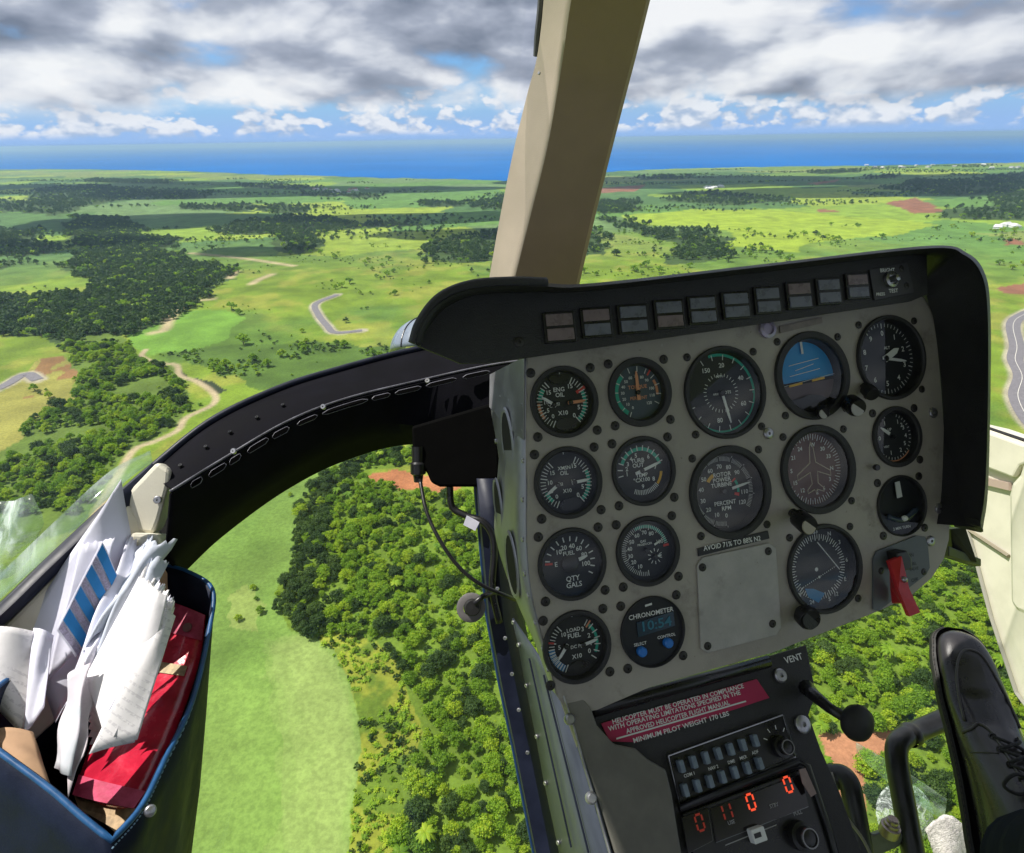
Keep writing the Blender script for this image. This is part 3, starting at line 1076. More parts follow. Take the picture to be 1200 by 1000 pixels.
black = mat('black_crackle_paint', (0.022, 0.022, 0.024), 0.55, var=0.25, vscale=60, bump=0.35, bscale=900)
hoodm = mat('black_vinyl_hood', (0.018, 0.018, 0.021), 0.5, var=0.2, vscale=25, bump=0.4, bscale=1400)
gloss = mat('black_plastic', (0.012, 0.012, 0.013), 0.32, var=0.2, vscale=50)
dialm = mat('dial_black', (0.010, 0.012, 0.016), 0.6)
greyp = mat('panel_grey_paint', (0.37, 0.345, 0.30), 0.55, var=0.14, vscale=9, bump=0.15, bscale=700)
def grime(m, dark, light):
    t = m.node_tree
    b = t.nodes['Principled BSDF']
    src = b.inputs['Base Color'].links[0].from_socket
    g = N(t, 'ShaderNodeTexCoord')
    n1_ = N(t, 'ShaderNodeTexNoise'); n1_.inputs['Scale'].default_value = 26; n1_.inputs['Detail'].default_value = 8; n1_.inputs['Roughness'].default_value = .7
    n2_ = N(t, 'ShaderNodeTexNoise'); n2_.inputs['Scale'].default_value = 170; n2_.inputs['Detail'].default_value = 3
    L(t, g.outputs['Object'], n1_.inputs['Vector']); L(t, g.outputs['Object'], n2_.inputs['Vector'])
    c = mixc(t, maprange(t, n1_.outputs[0], .54, .72, 0, .55), src, dark)
    c = mixc(t, maprange(t, n2_.outputs[0], .70, .76, 0, .6), c, light)
    c = mixc(t, maprange(t, n2_.outputs[0], .27, .22, 0, .7), c, dark)
    L(t, c, b.inputs['Base Color'])


grime(greyp, (.15, .135, .11), (.42, .41, .38))
greyp2 = mat('cover_grey_paint', (0.40, 0.39, 0.365), 0.5, var=0.12, vscale=30, bump=0.15, bscale=700)
grime(greyp2, (.20, .19, .17), (.46, .45, .43))
placg = mat('slate_paint', (0.11, 0.125, 0.14), 0.5, var=0.08)
steel = mat('bare_metal', (0.42, 0.42, 0.44), 0.38, metal=0.9, var=0.2, vscale=80)
alum = mat('riveted_sheet', (0.30, 0.30, 0.32), 0.42, metal=0.55, var=0.18, vscale=18)
bluegrey = mat('pedestal_side_paint', (0.05, 0.06, 0.085), 0.45, var=0.25, vscale=12)
white_p = mat('dial_white', (0.72, 0.74, 0.72), 0.6)
green_p = mat('dial_green', (0.02, 0.42, 0.30), 0.6)
red_p = mat('dial_red', (0.65, 0.06, 0.05), 0.6)
yellow_p = mat('dial_yellow', (0.75, 0.42, 0.03), 0.6)
orange_p = mat('dial_orange', (0.70, 0.30, 0.16), 0.6)
blue_p = mat('dial_blue', (0.02, 0.20, 0.45), 0.5)
brown_p = mat('dial_brown', (0.10, 0.065, 0.06), 0.6)
DM = [white_p, green_p, red_p, yellow_p, orange_p, blue_p, brown_p]
WH, GR, RE, YE, OR, BL, BR = range(7)
cream = mat('cream_trim', (0.66, 0.63, 0.52), 0.5, var=0.05, vscale=20, bump=0.1, bscale=600)
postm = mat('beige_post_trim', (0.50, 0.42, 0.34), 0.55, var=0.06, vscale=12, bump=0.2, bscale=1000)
redp = mat('red_guard', (0.50, 0.022, 0.03), 0.4, var=0.12, vscale=60)
navy = mat('navy_vinyl', (0.010, 0.015, 0.034), 0.5, spec=.15, var=0.25, vscale=30, bump=0.1, bscale=700)
piping = mat('blue_piping', (0.010, 0.08, 0.22), 0.45, var=0.2, vscale=90)
paper = mat('white_paper', (0.80, 0.78, 0.80), 0.8, var=0.03, vscale=20, bump=.7, bscale=38)
paper_l = mat('lilac_paper', (0.72, 0.72, 0.84), 0.8, var=0.04, vscale=16, bump=.6, bscale=32)
paper_g = mat('grey_paper', (0.50, 0.54, 0.63), 0.8, var=0.06, vscale=16, bump=.7, bscale=34)
kraft = mat('kraft_paper', (0.48, 0.30, 0.18), 0.85, var=0.12, vscale=25)
def printed(name, base, ink, sc):
    m = mat(name, base, .8, bump=.6, bscale=36)
    t = m.node_tree
    g = N(t, 'ShaderNodeTexCoord')
    w = N(t, 'ShaderNodeTexWave', bands_direction='DIAGONAL')
    w.inputs['Scale'].default_value = sc
    w.inputs['Distortion'].default_value = .4
    n_w = N(t, 'ShaderNodeTexNoise'); n_w.inputs['Scale'].default_value = 420
    n_m = N(t, 'ShaderNodeTexNoise'); n_m.inputs['Scale'].default_value = 14
    for q in (w, n_w, n_m): L(t, g.outputs['Object'], q.inputs['Vector'])
    k = math_n(t, 'MULTIPLY', maprange(t, w.outputs['Fac'], .62, .8), maprange(t, n_w.outputs[0], .42, .55))
    k = math_n(t, 'MULTIPLY', k, maprange(t, n_m.outputs[0], .42, .52, 0, .28))
    L(t, mixc(t, k, base, ink), t.nodes['Principled BSDF'].inputs['Base Color'])
    return m


paper_p = printed('printed_page', (.78, .76, .77), (.22, .21, .25), 75)
inkblue = mat('blue_print', (0.02, 0.24, 0.62), 0.7)
inkgrey = mat('grey_print', (0.36, 0.33, 0.46), 0.8, var=0.3, vscale=700)
redbind = mat('red_vinyl_binder', (0.56, 0.018, 0.05), 0.22, var=0.3, vscale=22, coat=0.5, bump=1.0, bscale=45)
pinkbind = mat('pink_worn_vinyl', (0.66, 0.09, 0.20), 0.5, color2=(.40, .03, .08), vscale=55, bump=.6, bscale=60)
leather = mat('black_leather', (0.022, 0.020, 0.022), 0.30, coat=.25, var=0.3, vscale=25, bump=0.12, bscale=900)
rubber = mat('black_rubber', (0.012, 0.012, 0.012), 0.65, var=0.2, vscale=60)
lace = mat('black_lace', (0.018, 0.018, 0.02), 0.85, bump=0.6, bscale=2500)
cloth = mat('navy_cloth', (0.012, 0.015, 0.024), 0.95, spec=0.1, var=0.15, vscale=120, bump=0.6, bscale=2600)
tubepaint = mat('black_tube_paint', (0.017, 0.018, 0.02), 0.38, var=0.35, vscale=35)
navypaint = mat('navy_frame_paint', (0.008, 0.011, 0.026), 0.45, spec=.3, var=0.25, vscale=30)
magenta = mat('placard_red', (0.40, 0.012, 0.075), 0.5, var=0.06, vscale=60)
lens = mat('smoked_lens', (0.15, 0.16, 0.20), 0.3, var=0.12, vscale=90)
lens_p = mat('smoked_red_lens', (0.20, 0.155, 0.165), 0.3, var=0.12, vscale=90)
lcd = mat('lcd_dark', (0.012, 0.035, 0.055), 0.2)
lcd_digit = mat('lcd_digit', (0.02, 0.16, 0.24), 0.4)
led = mat('red_segments', (0.3, 0.01, 0.0), 0.4, emit=(1.0, 0.09, 0.03), estr=0.75)
led_dim = mat('dim_red_segments', (0.10, 0.005, 0.0), 0.4, emit=(1.0, 0.08, 0.03), estr=0.09)
bluebtn = mat('blue_button', (0.02, 0.18, 0.62), 0.35)
keym = mat('pale_blue_keys', (0.17, 0.22, 0.27), 0.35, var=0.15, vscale=120)
gold = mat('bezel_rim', (0.20, 0.20, 0.20), 0.3, metal=0.8)
foam = mat('white_fleece', (0.60, 0.57, 0.55), 0.9, var=0.25, vscale=150, bump=1.0, bscale=500)


def glassmat(name, tint, refl, rough=0.02, scratch=0.0, nsc=60):
    m = bpy.data.materials.new(name)
    m.use_nodes = True
    t = m.node_tree
    t.nodes.clear()
    tr = N(t, 'ShaderNodeBsdfTransparent')
    tr.inputs[0].default_value = (*tint, 1)
    gl = N(t, 'ShaderNodeBsdfGlossy')
    gl.inputs['Roughness'].default_value = rough
    lw = N(t, 'ShaderNodeLayerWeight')
    fz = math_n(t, 'ADD', math_n(t, 'MULTIPLY', math_n(t, 'POWER', lw.outputs['Facing'], 4.0), 0.9), 0.028)
    mx = N(t, 'ShaderNodeMixShader')
    k = math_n(t, 'MULTIPLY', fz, refl, clamp=True)
    L(t, k, mx.inputs[0])
    L(t, tr.outputs[0], mx.inputs[1])
    L(t, gl.outputs[0], mx.inputs[2])
    sh = mx.outputs[0]
    if scratch:
        g = N(t, 'ShaderNodeTexCoord')
        nz = N(t, 'ShaderNodeTexNoise')
        nz.inputs['Scale'].default_value = nsc
        nz.inputs['Detail'].default_value = 9
        nz.inputs['Roughness'].default_value = 0.75
        nz.inputs['Distortion'].default_value = 3
        L(t, g.outputs['Object'], nz.inputs['Vector'])
        di = N(t, 'ShaderNodeBsdfDiffuse')
        di.inputs[0].default_value = (0.8, 0.88, 0.86, 1)
        m2_ = N(t, 'ShaderNodeMixShader')
        L(t, maprange(t, nz.outputs[0], 0.42, 0.66, 0.12 * scratch, scratch), m2_.inputs[0])
        L(t, sh, m2_.inputs[1])
        L(t, di.outputs[0], m2_.inputs[2])
        sh = m2_.outputs[0]
    o = N(t, 'ShaderNodeOutputMaterial')
    L(t, sh, o.inputs[0])
    return m


dialglass = glassmat('dial_glass', (0.97, 0.98, 0.98), 1.2)
screen = glassmat('windscreen', (0.985, 0.99, 0.985), 0.5, 0.01)
edgeglass = glassmat('perspex_edge', (0.86, 0.95, 0.88), 0.35, 0.1, scratch=0.30, nsc=4)
scratched = glassmat('crazed_perspex', (0.80, 0.92, 0.90), 1.5, 0.15, scratch=0.75)

# ------------------------------------------------------------------ lettering
_tx = {}


def text_geo(s, bold=False):
    if s not in _tx:
        cu = bpy.data.curves.new('t', 'FONT')
        cu.body = s
        cu.resolution_u = 2
        cu.align_x = 'CENTER'
        cu.align_y = 'CENTER'
        cu.offset = 0.018
        o = bpy.data.objects.new('t', cu)
        COL.objects.link(o)
        dg = bpy.context.evaluated_depsgraph_get()
        me = bpy.data.meshes.new_from_object(o.evaluated_get(dg))
        V = np.array([v.co[:2] for v in me.vertices]) if len(me.vertices) else np.zeros((0, 2))
        F = [tuple(p.vertices) for p in me.polygons]
        bpy.data.objects.remove(o)
        bpy.data.meshes.remove(me)
        bpy.data.curves.remove(cu)
        _tx[s] = (V, F)
    return _tx[s]


def put_text(mb, s, c, U, V, size, mi=0, xs=1.0, left=False):
    """lettering centred on c; U reads right, V runs down"""
    P, F = text_geo(s)
    if len(P) == 0: return
    off = -P[:, 0].min() if left else 0
    mb.add([c + U * (p[0] + off) * size * xs - V * p[1] * size for p in P], F, mi)


# ------------------------------------------------------------------ instrument panel
ip = empty('flight_instruments', cw(pan(880, 560)), 'grey instrument panel full of round black gauges under a black hood', 'instrument panel')
plate_px = [(617, 412), (1068, 343), (1084, 349), (1093, 366), (1099, 410), (1106, 500), (1113, 600), (1112, 632), (1106, 655), (1092, 677), (1068, 698), (1030, 716), (905, 765), (840, 783), (760, 806), (700, 832), (668, 838), (652, 815), (640, 768), (622, 700), (616.5, 640), (616, 500)]

GA = [  # px0 px1 py0 py1, large?
    (621.5, 701, 429.5, 513, 's'), (711.5, 787.5, 419, 500.5, 's'), (801, 897.6, 406.4, 513.8, 'l'), (907.5, 995, 388.75, 492, 'l'), (1005, 1082, 370.75, 468, 'l'),
    (626, 705.5, 523.75, 607.5, 's'), (716, 792, 511, 593, 's'), (807, 904, 521, 632.6, 'l'), (914.5, 1001.75, 497.5, 603, 'l'), (1022.5, 1078, 476, 548, 't'),
    (630.75, 710, 618.75, 703, 's'), (721, 797, 604.5, 687, 's'), (923, 1008.75, 614, 718.75, 'l'), (1028, 1083.75, 556, 629.5, 't'), (636, 716, 715, 800.5, 's'), (727, 801.6, 698.5, 781, 's')]
RAD = {'l': 0.0415, 's': 0.0298, 't': 0.0297}

INNER = {0: .86, 1: .80, 2: .90, 3: .83, 4: .91, 5: .86, 6: .88, 7: .84, 8: .84, 9: .84, 10: .88, 11: .86, 12: .90, 13: .94, 14: .87, 15: .97}


def holed_plate(outline, holes, th):
    # flat plate with round holes, built in the panel plane
    o0 = outline[0]
    bm = bmesh.new()
    def loop_(pts):
        vs_ = [bm.verts.new((float((p - o0) @ PU), float((p - o0) @ PV), 0)) for p in pts]
        return [bm.edges.new((vs_[i], vs_[(i + 1) % len(vs_)])) for i in range(len(vs_))]
    es = loop_(outline)
    for c, r in holes:
        es += loop_([c + r * (PU * math.cos(2 * math.pi * q / 36) + PV * math.sin(2 * math.pi * q / 36)) for q in range(36)])
    bmesh.ops.triangle_fill(bm, use_beauty=True, use_dissolve=False, edges=es)
    bm.verts.ensure_lookup_table()
    bm.verts.index_update()
    V = [o0 + PU * v.co.x + PV * v.co.y for v in bm.verts]
    F = [tuple(v.index for v in f.verts) for f in bm.faces]
    E_ = [tuple(v.index for v in e.verts) for e in bm.edges if len(e.link_faces) == 1]
    bm.free()
    n = len(V)
    k = MB()
    k.add(V + [p - PN * th for p in V], F + [tuple(i + n for i in f[::-1]) for f in F] + [(a, b_, b_ + n, a + n) for a, b_ in E_])
    return k


holed_plate([pan(*p) for p in plate_px], [(pan((a + b_) / 2, (c + d) / 2), RAD[t_] * min(.97, INNER[i] + .03)) for i, (a, b_, c, d, t_) in enumerate(GA)], .003).build('panel_plate', greyp, ip)
LB = ['engine oil gauge with two short needles', 'torque gauge with one upright orange needle', 'airspeed indicator with green ring', 'artificial horizon, blue over brown', 'altimeter with white needles',
      'transmission oil gauge with two short needles', 'turbine temperature gauge with one long needle', 'rotor and turbine speed gauge in a deep black case', 'heading indicator with outline of an aircraft', 'vertical speed gauge with small white needle',
      'fuel quantity gauge with red mark at empty', 'gas producer speed gauge with green and red arc', 'omni bearing indicator with slanting needle', 'turn indicator with slip ball', 'fuel pressure gauge with two short needles', 'chronometer with two blue buttons']


class Dial:
    def __init__(self, c, R, rec):
        self.c, self.R = c - PN * rec, R
        self.mb = MB()

    def pt(self, x, y, h=0.0006):
        return self.c + self.R * (PU * x + PV * y) + PN * h

    def pol(self, a, r, h=0.0006):
        a = math.radians(a)
        return self.pt(r * math.sin(a), -r * math.cos(a), h)

    def tick(self, a, r0, r1, w=0.02, mi=WH, h=0.0006):
        t = math.radians(a)
        s = np.array([math.cos(t), math.sin(t)]) * w / 2
        d = np.array([math.sin(t), -math.cos(t)])
        self.mb.poly([self.pt(*(d * r0 - s), h), self.pt(*(d * r1 - s), h), self.pt(*(d * r1 + s), h), self.pt(*(d * r0 + s), h)], mi)

    def ticks(self, a0, a1, n, r0, r1, w=0.02, mi=WH, major=0, rm=None):
        for i in range(n):
            big_ = major and i % major == 0
            self.tick(a0 + (a1 - a0) * i / max(1, n - 1), (rm if big_ and rm else r0), r1, w * (1.4 if big_ else 1), mi)

    def arc(self, a0, a1, r0, r1, mi, h=0.0004):
        n = max(3, int(abs(a1 - a0) / 7))
        A = np.linspace(a0, a1, n + 1)
        self.mb.loft([[self.pol(a, r0, h) for a in A], [self.pol(a, r1, h) for a in A]], mi)

    def text(self, s, x, y, size, mi=WH):
        put_text(self.mb, s, self.pt(x, y, 0.0007), PU, PV, size * self.R, mi)

    def nums(self, items, r, size, mi=WH):
        for s, a in items:
            t = math.radians(a)
            self.text(s, r * math.sin(t), -r * math.cos(t), size, mi)

    def needle(self, parent, a, ln, w=0.07, tail=0.12, ox=0, oy=0, m=None, tip=0.35, h=0.0018):
        t = math.radians(a)
        d, s = np.array([math.sin(t), -math.cos(t)]), np.array([math.cos(t), math.sin(t)])
        o = np.array([ox, oy])
        q = [o - d * tail - s * w * 0.5, o + d * ln * 0.75 - s * w * 0.45, o + d * ln - s * w * tip * 0.5, o + d * ln + s * w * tip * 0.5, o + d * ln * 0.75 + s * w * 0.45, o - d * tail + s * w * 0.5]
        k = MB()
        k.slab([self.pt(x, y, h) for x, y in q], PN * 0.0006)
        nd = k.build('needle', m or white_p, parent)
        k = MB()
        k.lathe(self.pt(ox, oy, 0), PN, [(self.R * 0.07, 0), (self.R * 0.07, 0.003), (self.R * 0.05, 0.0036), (0.0001, 0.0036)], 14)
        k.build('hub', gloss, parent)
        return nd


def oval_cover(D, x, y, rx, ry, h):
    n = 20
    return [D.pt(x + rx * math.cos(2 * math.pi * k / n), y + ry * math.sin(2 * math.pi * k / n), h) for k in range(n)]


screwm = mat('black_screw', (0.02, 0.018, 0.016), 0.5, var=0.3, vscale=200)


def screw(c, r, m, parent, ax=PN, name='screw', head=0.0012):
    k = MB()
    k.lathe(c, ax, [(r, -0.0005), (r, head * 0.6), (r * 0.8, head), (r * 0.28, head), (r * 0.25, head * 0.3), (0.0001, head * 0.3)], 12)
    return k.build(name, m, parent, smooth=40)


for gi_, (x0, x1, y0, y1, ty) in enumerate(GA):
    R = RAD[ty]
    c = pan((x0 + x1) / 2, (y0 + y1) / 2)
    inner = INNER[gi_]
    rec = {2: .006, 3: .010, 4: .007, 7: .011, 8: .008, 12: .008, 15: .0002, 13: .003}.get(gi_, .0045)
    mb = MB()
    fh = 0.0035 if ty == 'l' else 0.003
    mb.lathe(c, PN, [(R, 0.0002), (R, fh * 0.7), (R * 0.985, fh), (R * (inner + 0.03), fh), (R * inner, fh * 0.7), (R * (inner - 0.02), -rec), (R * (inner - 0.02), -rec - 0.002)], 48)
    gobj = mb.build('gauge', black, ip, smooth=35)
    gobj['label'] = LB[gi_]
    D = Dial(c, R, rec)
    k = MB()
    k.poly([D.pol(a, inner + 0.01, 0) for a in np.arange(0, 360, 10)])
    dial_c = {1: mat('torque_dial', (0.05, 0.075, 0.10), 0.5), 8: mat('dial_reflection_brown', (0.095, 0.034, 0.024), .55)}.get(gi_, dialm)  # brown of the heading dial paints a reflection in its glass
    k.build('dial', dial_c, gobj)
    s_ = 0.155
    if gi_ in (0, 5, 14):        # twin scale gauges
        D.ticks(208, 322, 16, .60, .76, .022, WH, 5, .56)
        if gi_ != 14:
            D.arc(35 if gi_ == 9 else 68, 140, .62, .72, GR)
            D.ticks(28, 142, 16, .60, .76, .022, WH, 5, .56)
            D.nums([('15', 32), ('5', 112), ('0', 143)], .50, s_ + .02)
            D.nums([('0', 222), ('5', 247), ('10', 275), ('15', 308)], .49, s_ + .01)
        else:
            D.arc(45, 118, .62, .70, GR)
            D.ticks(35, 130, 7, .58, .76, .03, WH)
            D.tick(42, .56, .78, .05, OR)
            D.nums([('3', 35), ('2', 68), ('1', 95), ('0', 122)], .47, s_ + .02)
            D.arc(212, 268, .60, .78, BL)
            D.ticks(208, 270, 10, .60, .78, .022)
            D.nums([('10', 318), ('5', 272)], .46, s_ + .01)
            D.tick(285, .62, .78, .05, RE)
        if gi_ == 0:
            D.arc(235, 272, .66, .74, OR)
            D.arc(280, 308, .60, .72, GR)
            D.tick(62, .5, .8, .09, RE)
            D.text('ENG', -.07, -.36, .17); D.text('OIL', -.06, -.21, .17); D.text('X10', -.02, .30, .17)
            D.text('°C', -.38, .08, .12); D.text('PSI', -.16, .04, .12)
        elif gi_ == 5:
            D.text('XMSN', -.02, -.40, .14); D.text('OIL', -.04, -.26, .16); D.text('X10', .0, .24, .15); D.text('°C', .2, .0, .12); D.text('PSI', -.18, .04, .12)
            D.arc(222, 250, .60, .70, GR)
        else:
            D.text('LOAD', 0, -.42, .15); D.text('FUEL', 0, -.26, .18); D.text('DC PSI', .05, .05, .13); D.text('X10', .02, .32, .17)
        D.tick(0, .78, .85, .025)
        D.needle(gobj, {0: 305, 5: 236, 14: 220}[gi_], .40, .09, .08, -.28, .04 if gi_ != 14 else -.02)
        D.needle(gobj, {0: 88, 5: 86, 14: 80}[gi_], .44, .09, .08, .22, .03, m=orange_p if gi_ == 0 else white_p)
        k = MB()
        k.slab(oval_cover(D, .05, .62, .34, .17, .0003), PN * .001)
        k.build('cover_plate', gloss, gobj)
        if gi_ == 0:
            k = MB()
            k.slab(oval_cover(D, -.05, -.66, .3, .13, .0003), PN * .001)
            k.build('cover_plate', gloss, gobj)
    elif gi_ == 1:
        D.arc(212, 318, .60, .72, GR); D.arc(60, 100, .60, .68, OR)
        D.ticks(205, 480, 13, .60, .76, .025)
        D.tick(38, .6, .8, .05, RE)
        D.nums([('0', 205), ('10', 228), ('20', 250), ('30', 272), ('40', 294), ('50', 316), ('60', 338), ('70', 0), ('80', 24), ('90', 46), ('100', 80), ('110', 105), ('120', 135)], .47, .12)
        D.text('TORQUE', .02, -.16, .15, OR); D.text('PERCENT', .02, .16, .13, OR)
        D.needle(gobj, 0, .62, .10, .22, 0, 0, m=orange_p)
    elif gi_ == 2:
        D.arc(-15, 95, .80, .86, GR); D.arc(95, 235, .82, .86, GR)
        D.ticks(-30, 250, 15, .72, .84, .02)
        D.nums([('20', 8), ('40', 62), ('60', 118), ('80', 190), ('150', -32)], .60, .14)
        D.ticks(-40, 300, 30, .36, .43, .014)
        D.text('MPH', 0, -.36, .08); D.text('KNOTS', .1, .0, .09); D.text('AIRSPEED', -.08, .02, .06)
        D.needle(gobj, 168, .68, .06, .06)
    elif gi_ == 3:
        k = MB()
        top_a = np.linspace(-100, 92, 24)
        k.poly([D.pol(a, .80, .001) for a in top_a])
        k.build('sky_half', mat('gyro_blue', (0.004, 0.28, 0.66), 0.45), gobj)
        k = MB()
        k.poly([D.pol(a, .80, .0012) for a in np.linspace(98, 256, 20)])
        k.build('ground_half', mat('gyro_brown', (0.12, 0.085, 0.09), 0.5), gobj)
        for i, r in enumerate((-.34, -.22, -.10)):
            w = (.42, .26, .42)[i]
            k2 = D.mb
            k2.poly([D.pt(-w, r + .06, .002), D.pt(w, r - .06, .002), D.pt(w, r - .045, .002), D.pt(-w, r + .075, .002)], WH)
        D.mb.poly([D.pt(-.80, .20, .0022), D.pt(.80, -.01, .0022), D.pt(.80, .0, .0022), D.pt(-.80, .21, .0022)], WH)
        D.ticks(-60, 60, 9, .68, .78, .02)
        D.tick(-2, .52, .80, .06, WH, h=.0025)
        k = MB()
        for a0, a1 in ((-.52, -.16), (.12, .46)):
            k.slab([D.pt(a0, .10 - a0 * .12, .004), D.pt(a1, .10 - a1 * .12, .004), D.pt(a1, .15 - a1 * .12, .004), D.pt(a0, .15 - a0 * .12, .004)], PN * .0008)
        k.build('aircraft_bars', yellow_p, gobj)
        k = MB()
        k.poly([D.pol(a, .81, .0045) for a in np.linspace(135, 232, 14)] + [D.pt(-.30, .50, .0045), D.pt(0, .42, .0045), D.pt(.3, .46, .0045)])
        k.build('mask_plate', gloss, gobj)
    elif gi_ == 4:
        D.ticks(0, 352.8, 50, .76, .84, .014, WH, 5, .72)
        D.nums([(str(i), i * 36) for i in range(10)], .60, .17)
        D.text('ALT', .1, -.25, .1)
        D.needle(gobj, 62, .46, .16, .04, tip=.05)
        D.needle(gobj, 100, .6, .07, .1)
    elif gi_ == 6:
        D.arc(292, 438, .58, .68, GR); D.arc(98, 132, .60, .68, YE)
        D.ticks(262, 432, 12, .58, .74, .03); D.ticks(135, 205, 16, .56, .70, .022)
        D.nums([('1', 264), ('2', 282), ('3', 300), ('4', 322), ('5', 345), ('6', 36), ('7', 84), ('8', 128), ('9', 180)], .46, .17)
        D.text('TURB', -.08, -.30, .17); D.text('OUT', -.08, -.16, .17); D.text('TEMP', .0, .13, .16); D.text('°CX100', -.02, .27, .16)
        D.needle(gobj, 73, .62, .09, .22)
    elif gi_ == 7:
        D.ticks(178, 484, 120, .66, .76, .010, WH, 10, .80)
        D.nums([('0', 178), ('10', 204), ('20', 229), ('30', 254), ('40', 280), ('50', 305), ('60', 331), ('70', 357), ('80', 22), ('90', 48), ('110', 99), ('120', 124)], .54, .13)
        D.arc(-55, -28, .38, .46, YE)
        D.text('ROTOR', .02, -.36, .13); D.text('POWER', .0, -.25, .13); D.text('TURBINE', -.02, -.14, .13); D.text('PERCENT', .02, .26, .13); D.text('RPM', .04, .38, .13)
        D.arc(52, 58, .30, .42, RE); D.arc(60, 100, .36, .42, GR); D.arc(102, 112, .30, .42, RE)
        D.needle(gobj, 80, .68, .06, -.22)
    elif gi_ == 8:
        D.ticks(0, 355, 72, .70, .80, .013, WH, 2, .66)
        D.nums([('N', 95), ('33', 65), ('30', 40), ('W', 10), ('24', -28), ('21', -56), ('S', -88), ('15', -118), ('12', 215), ('E', 172), ('6', 150), ('3', 122)], .55, .13)
        out = [(0, -.62), (.05, -.5), (.08, -.15), (.45, .08), (.45, .2), (.10, .06), (.08, .32), (.22, .45), (.22, .53), (.03, .46), (0, .54), (-.03, .46), (-.22, .53), (-.22, .45), (-.08, .32), (-.10, .06), (-.45, .2), (-.45, .08), (-.08, -.15), (-.05, -.5), (0, -.62)]
        k = MB()
        k.tube([D.pt(x, y, .003) for x, y in out], .00045, 5)
        k.build('aircraft_outline', mat('outline_tan', (0.55, 0.48, 0.36), 0.6), gobj)
    elif gi_ == 9:
        D.ticks(20, 340, 33, .68, .76, .02); D.nums([('1', 30), ('2', 50), ('3', 62), ('4', 92), ('5', 120), ('2', 150), ('1', 195), ('1', 330), ('0', 270)], .54, .19)
        D.text('UP', -.1, -.25, .13); D.text('VERT', -.3, .3, .1)
        D.arc(130, 220, .78, .83, OR)
        D.needle(gobj, 305, .62, .11, -.2)
    elif gi_ == 10:
        D.ticks(282, 482, 13, .60, .74, .035)
        D.nums([('10', 318), ('20', 342), ('40', 12), ('60', 40), ('80', 70), ('100', 102)], .46, .18)
        D.tick(276, .52, .74, .06, RE); D.text('E', -.42, -.02, .18); D.text('FUEL', -.02, -.27, .16); D.text('QTY', .02, .44, .2); D.text('GALS', .04, .62, .2)
        k = MB()
        k.lathe(D.pt(-.04, .02), PN, [(R * .24, 0), (R * .24, .003), (R * .2, .0036), (.0001, .0036)], 20)
        k.build('hub', gloss, gobj, smooth=40)
        D.needle(gobj, 75, .52, .10, -.25)
    elif gi_ == 11:
        D.ticks(178, 440, 54, .62, .74, .016, WH, 5, .58)
        D.arc(-22, 78, .64, .72, GR); D.tick(86, .58, .76, .07, RE)
        D.nums([('10', 208), ('20', 235), ('30', 258), ('40', 282), ('50', 306), ('60', 334), ('70', 2), ('80', 28), ('100', 70)], .50, .16)
        D.text('GAS', -.05, -.26, .1); D.text('PRODUCER', .0, -.17, .09)
        for a in range(0, 360, 36):
            t_ = math.radians(a)
            D.mb.poly([D.pt(.28 + .2 * math.sin(t_) * q + s2 * math.cos(t_), .22 - .2 * math.cos(t_) * q + s2 * math.sin(t_)) for q, s2 in ((.7, -.012), (1.15, -.012), (1.15, .012), (.7, .012))], WH)
        D.needle(gobj, 85, .2, .06, .06, .26, .22)
        D.needle(gobj, 66, .55, .06, -.3)
    elif gi_ == 12:
        D.ticks(0, 355, 72, .64, .74, .014, WH, 2, .60)
        D.nums([('33', 2), ('N', 30), ('3', 55), ('6', 88), ('E', 120), ('12', 150), ('S', 165), ('24', 200), ('W', 228), ('30', 258), ('33', 290), ('21', 322)], .80, .13)
        D.mb.poly(oval_cover(D, -.05, .05, .045, .045, .0005), WH)
        for i in range(19):
            if i == 9: continue
            D.mb.poly(oval_cover(D, -.50 + i * .055, .40 - i * .019, .012, .012, .0006), WH)
        D.mb.poly(oval_cover(D, -.0, .23, .03, .03, .0006), WH)
        k = MB()
        k.tube([D.pt(-.02, -.58, .004), D.pt(.50, .12, .004)], .0005, 6)
        k.build('course_needle', white_p, gobj)
        k = MB()
        k.poly([D.pt(-.42, .42, .0008), D.pt(-.2, .46, .0008), D.pt(.1, .62, .0008), D.pt(-.1, .8, .0008), D.pt(-.36, .62, .0008)])
        k.build('flag', blue_p, gobj)
    elif gi_ == 13:
        k = MB()
        k.slab([D.pt(-.12, -.78, .002), D.pt(.06, -.80, .002), D.pt(.1, -.28, .002), D.pt(-.1, -.26, .002)], PN * .001)
        k.build('needle', white_p, gobj)
        k = MB()
        k.tube(cr([D.pt(-.6, .28, .003), D.pt(0, .46, .003), D.pt(.6, .20, .003)], 14), .003, 8)
        k.build('slip_tube', mat('slip_tube', (0.03, 0.045, 0.075), 0.15), gobj, smooth=180)
        k = MB()
        k.lathe(D.pt(-.02, .40, .006), PN, [(.0001, -.003), (.0022, -.002), (.003, 0), (.0022, .002), (.0001, .003)], 12)
        k.build('slip_ball', white_p, gobj, smooth=180)
        D.text('2 MIN TURN', .02, .74, .13)
    elif gi_ == 15:
        D.text('CHRONOMETER', .02, -.50, .19)
        D.text('SELECT', -.42, .28, .12); D.text('CONTROL', .42, .22, .12)
        D.mb.poly([D.pt(-.14, -.78), D.pt(.08, -.80), D.pt(.08, -.74), D.pt(-.14, -.72)], WH)
        k = MB()
        k.slab([D.pt(-.46, -.34, .0002), D.pt(.72, -.44, .0002), D.pt(.72, -.02, .0002), D.pt(-.46, .08, .0002)], PN * .0008)
        lc = k.build('display', lcd, gobj)
        k = MB()
        put_text(k, '10:54', D.pt(.12, -.18, .0014), PU, PV, .38 * R, 0, xs=1.2)
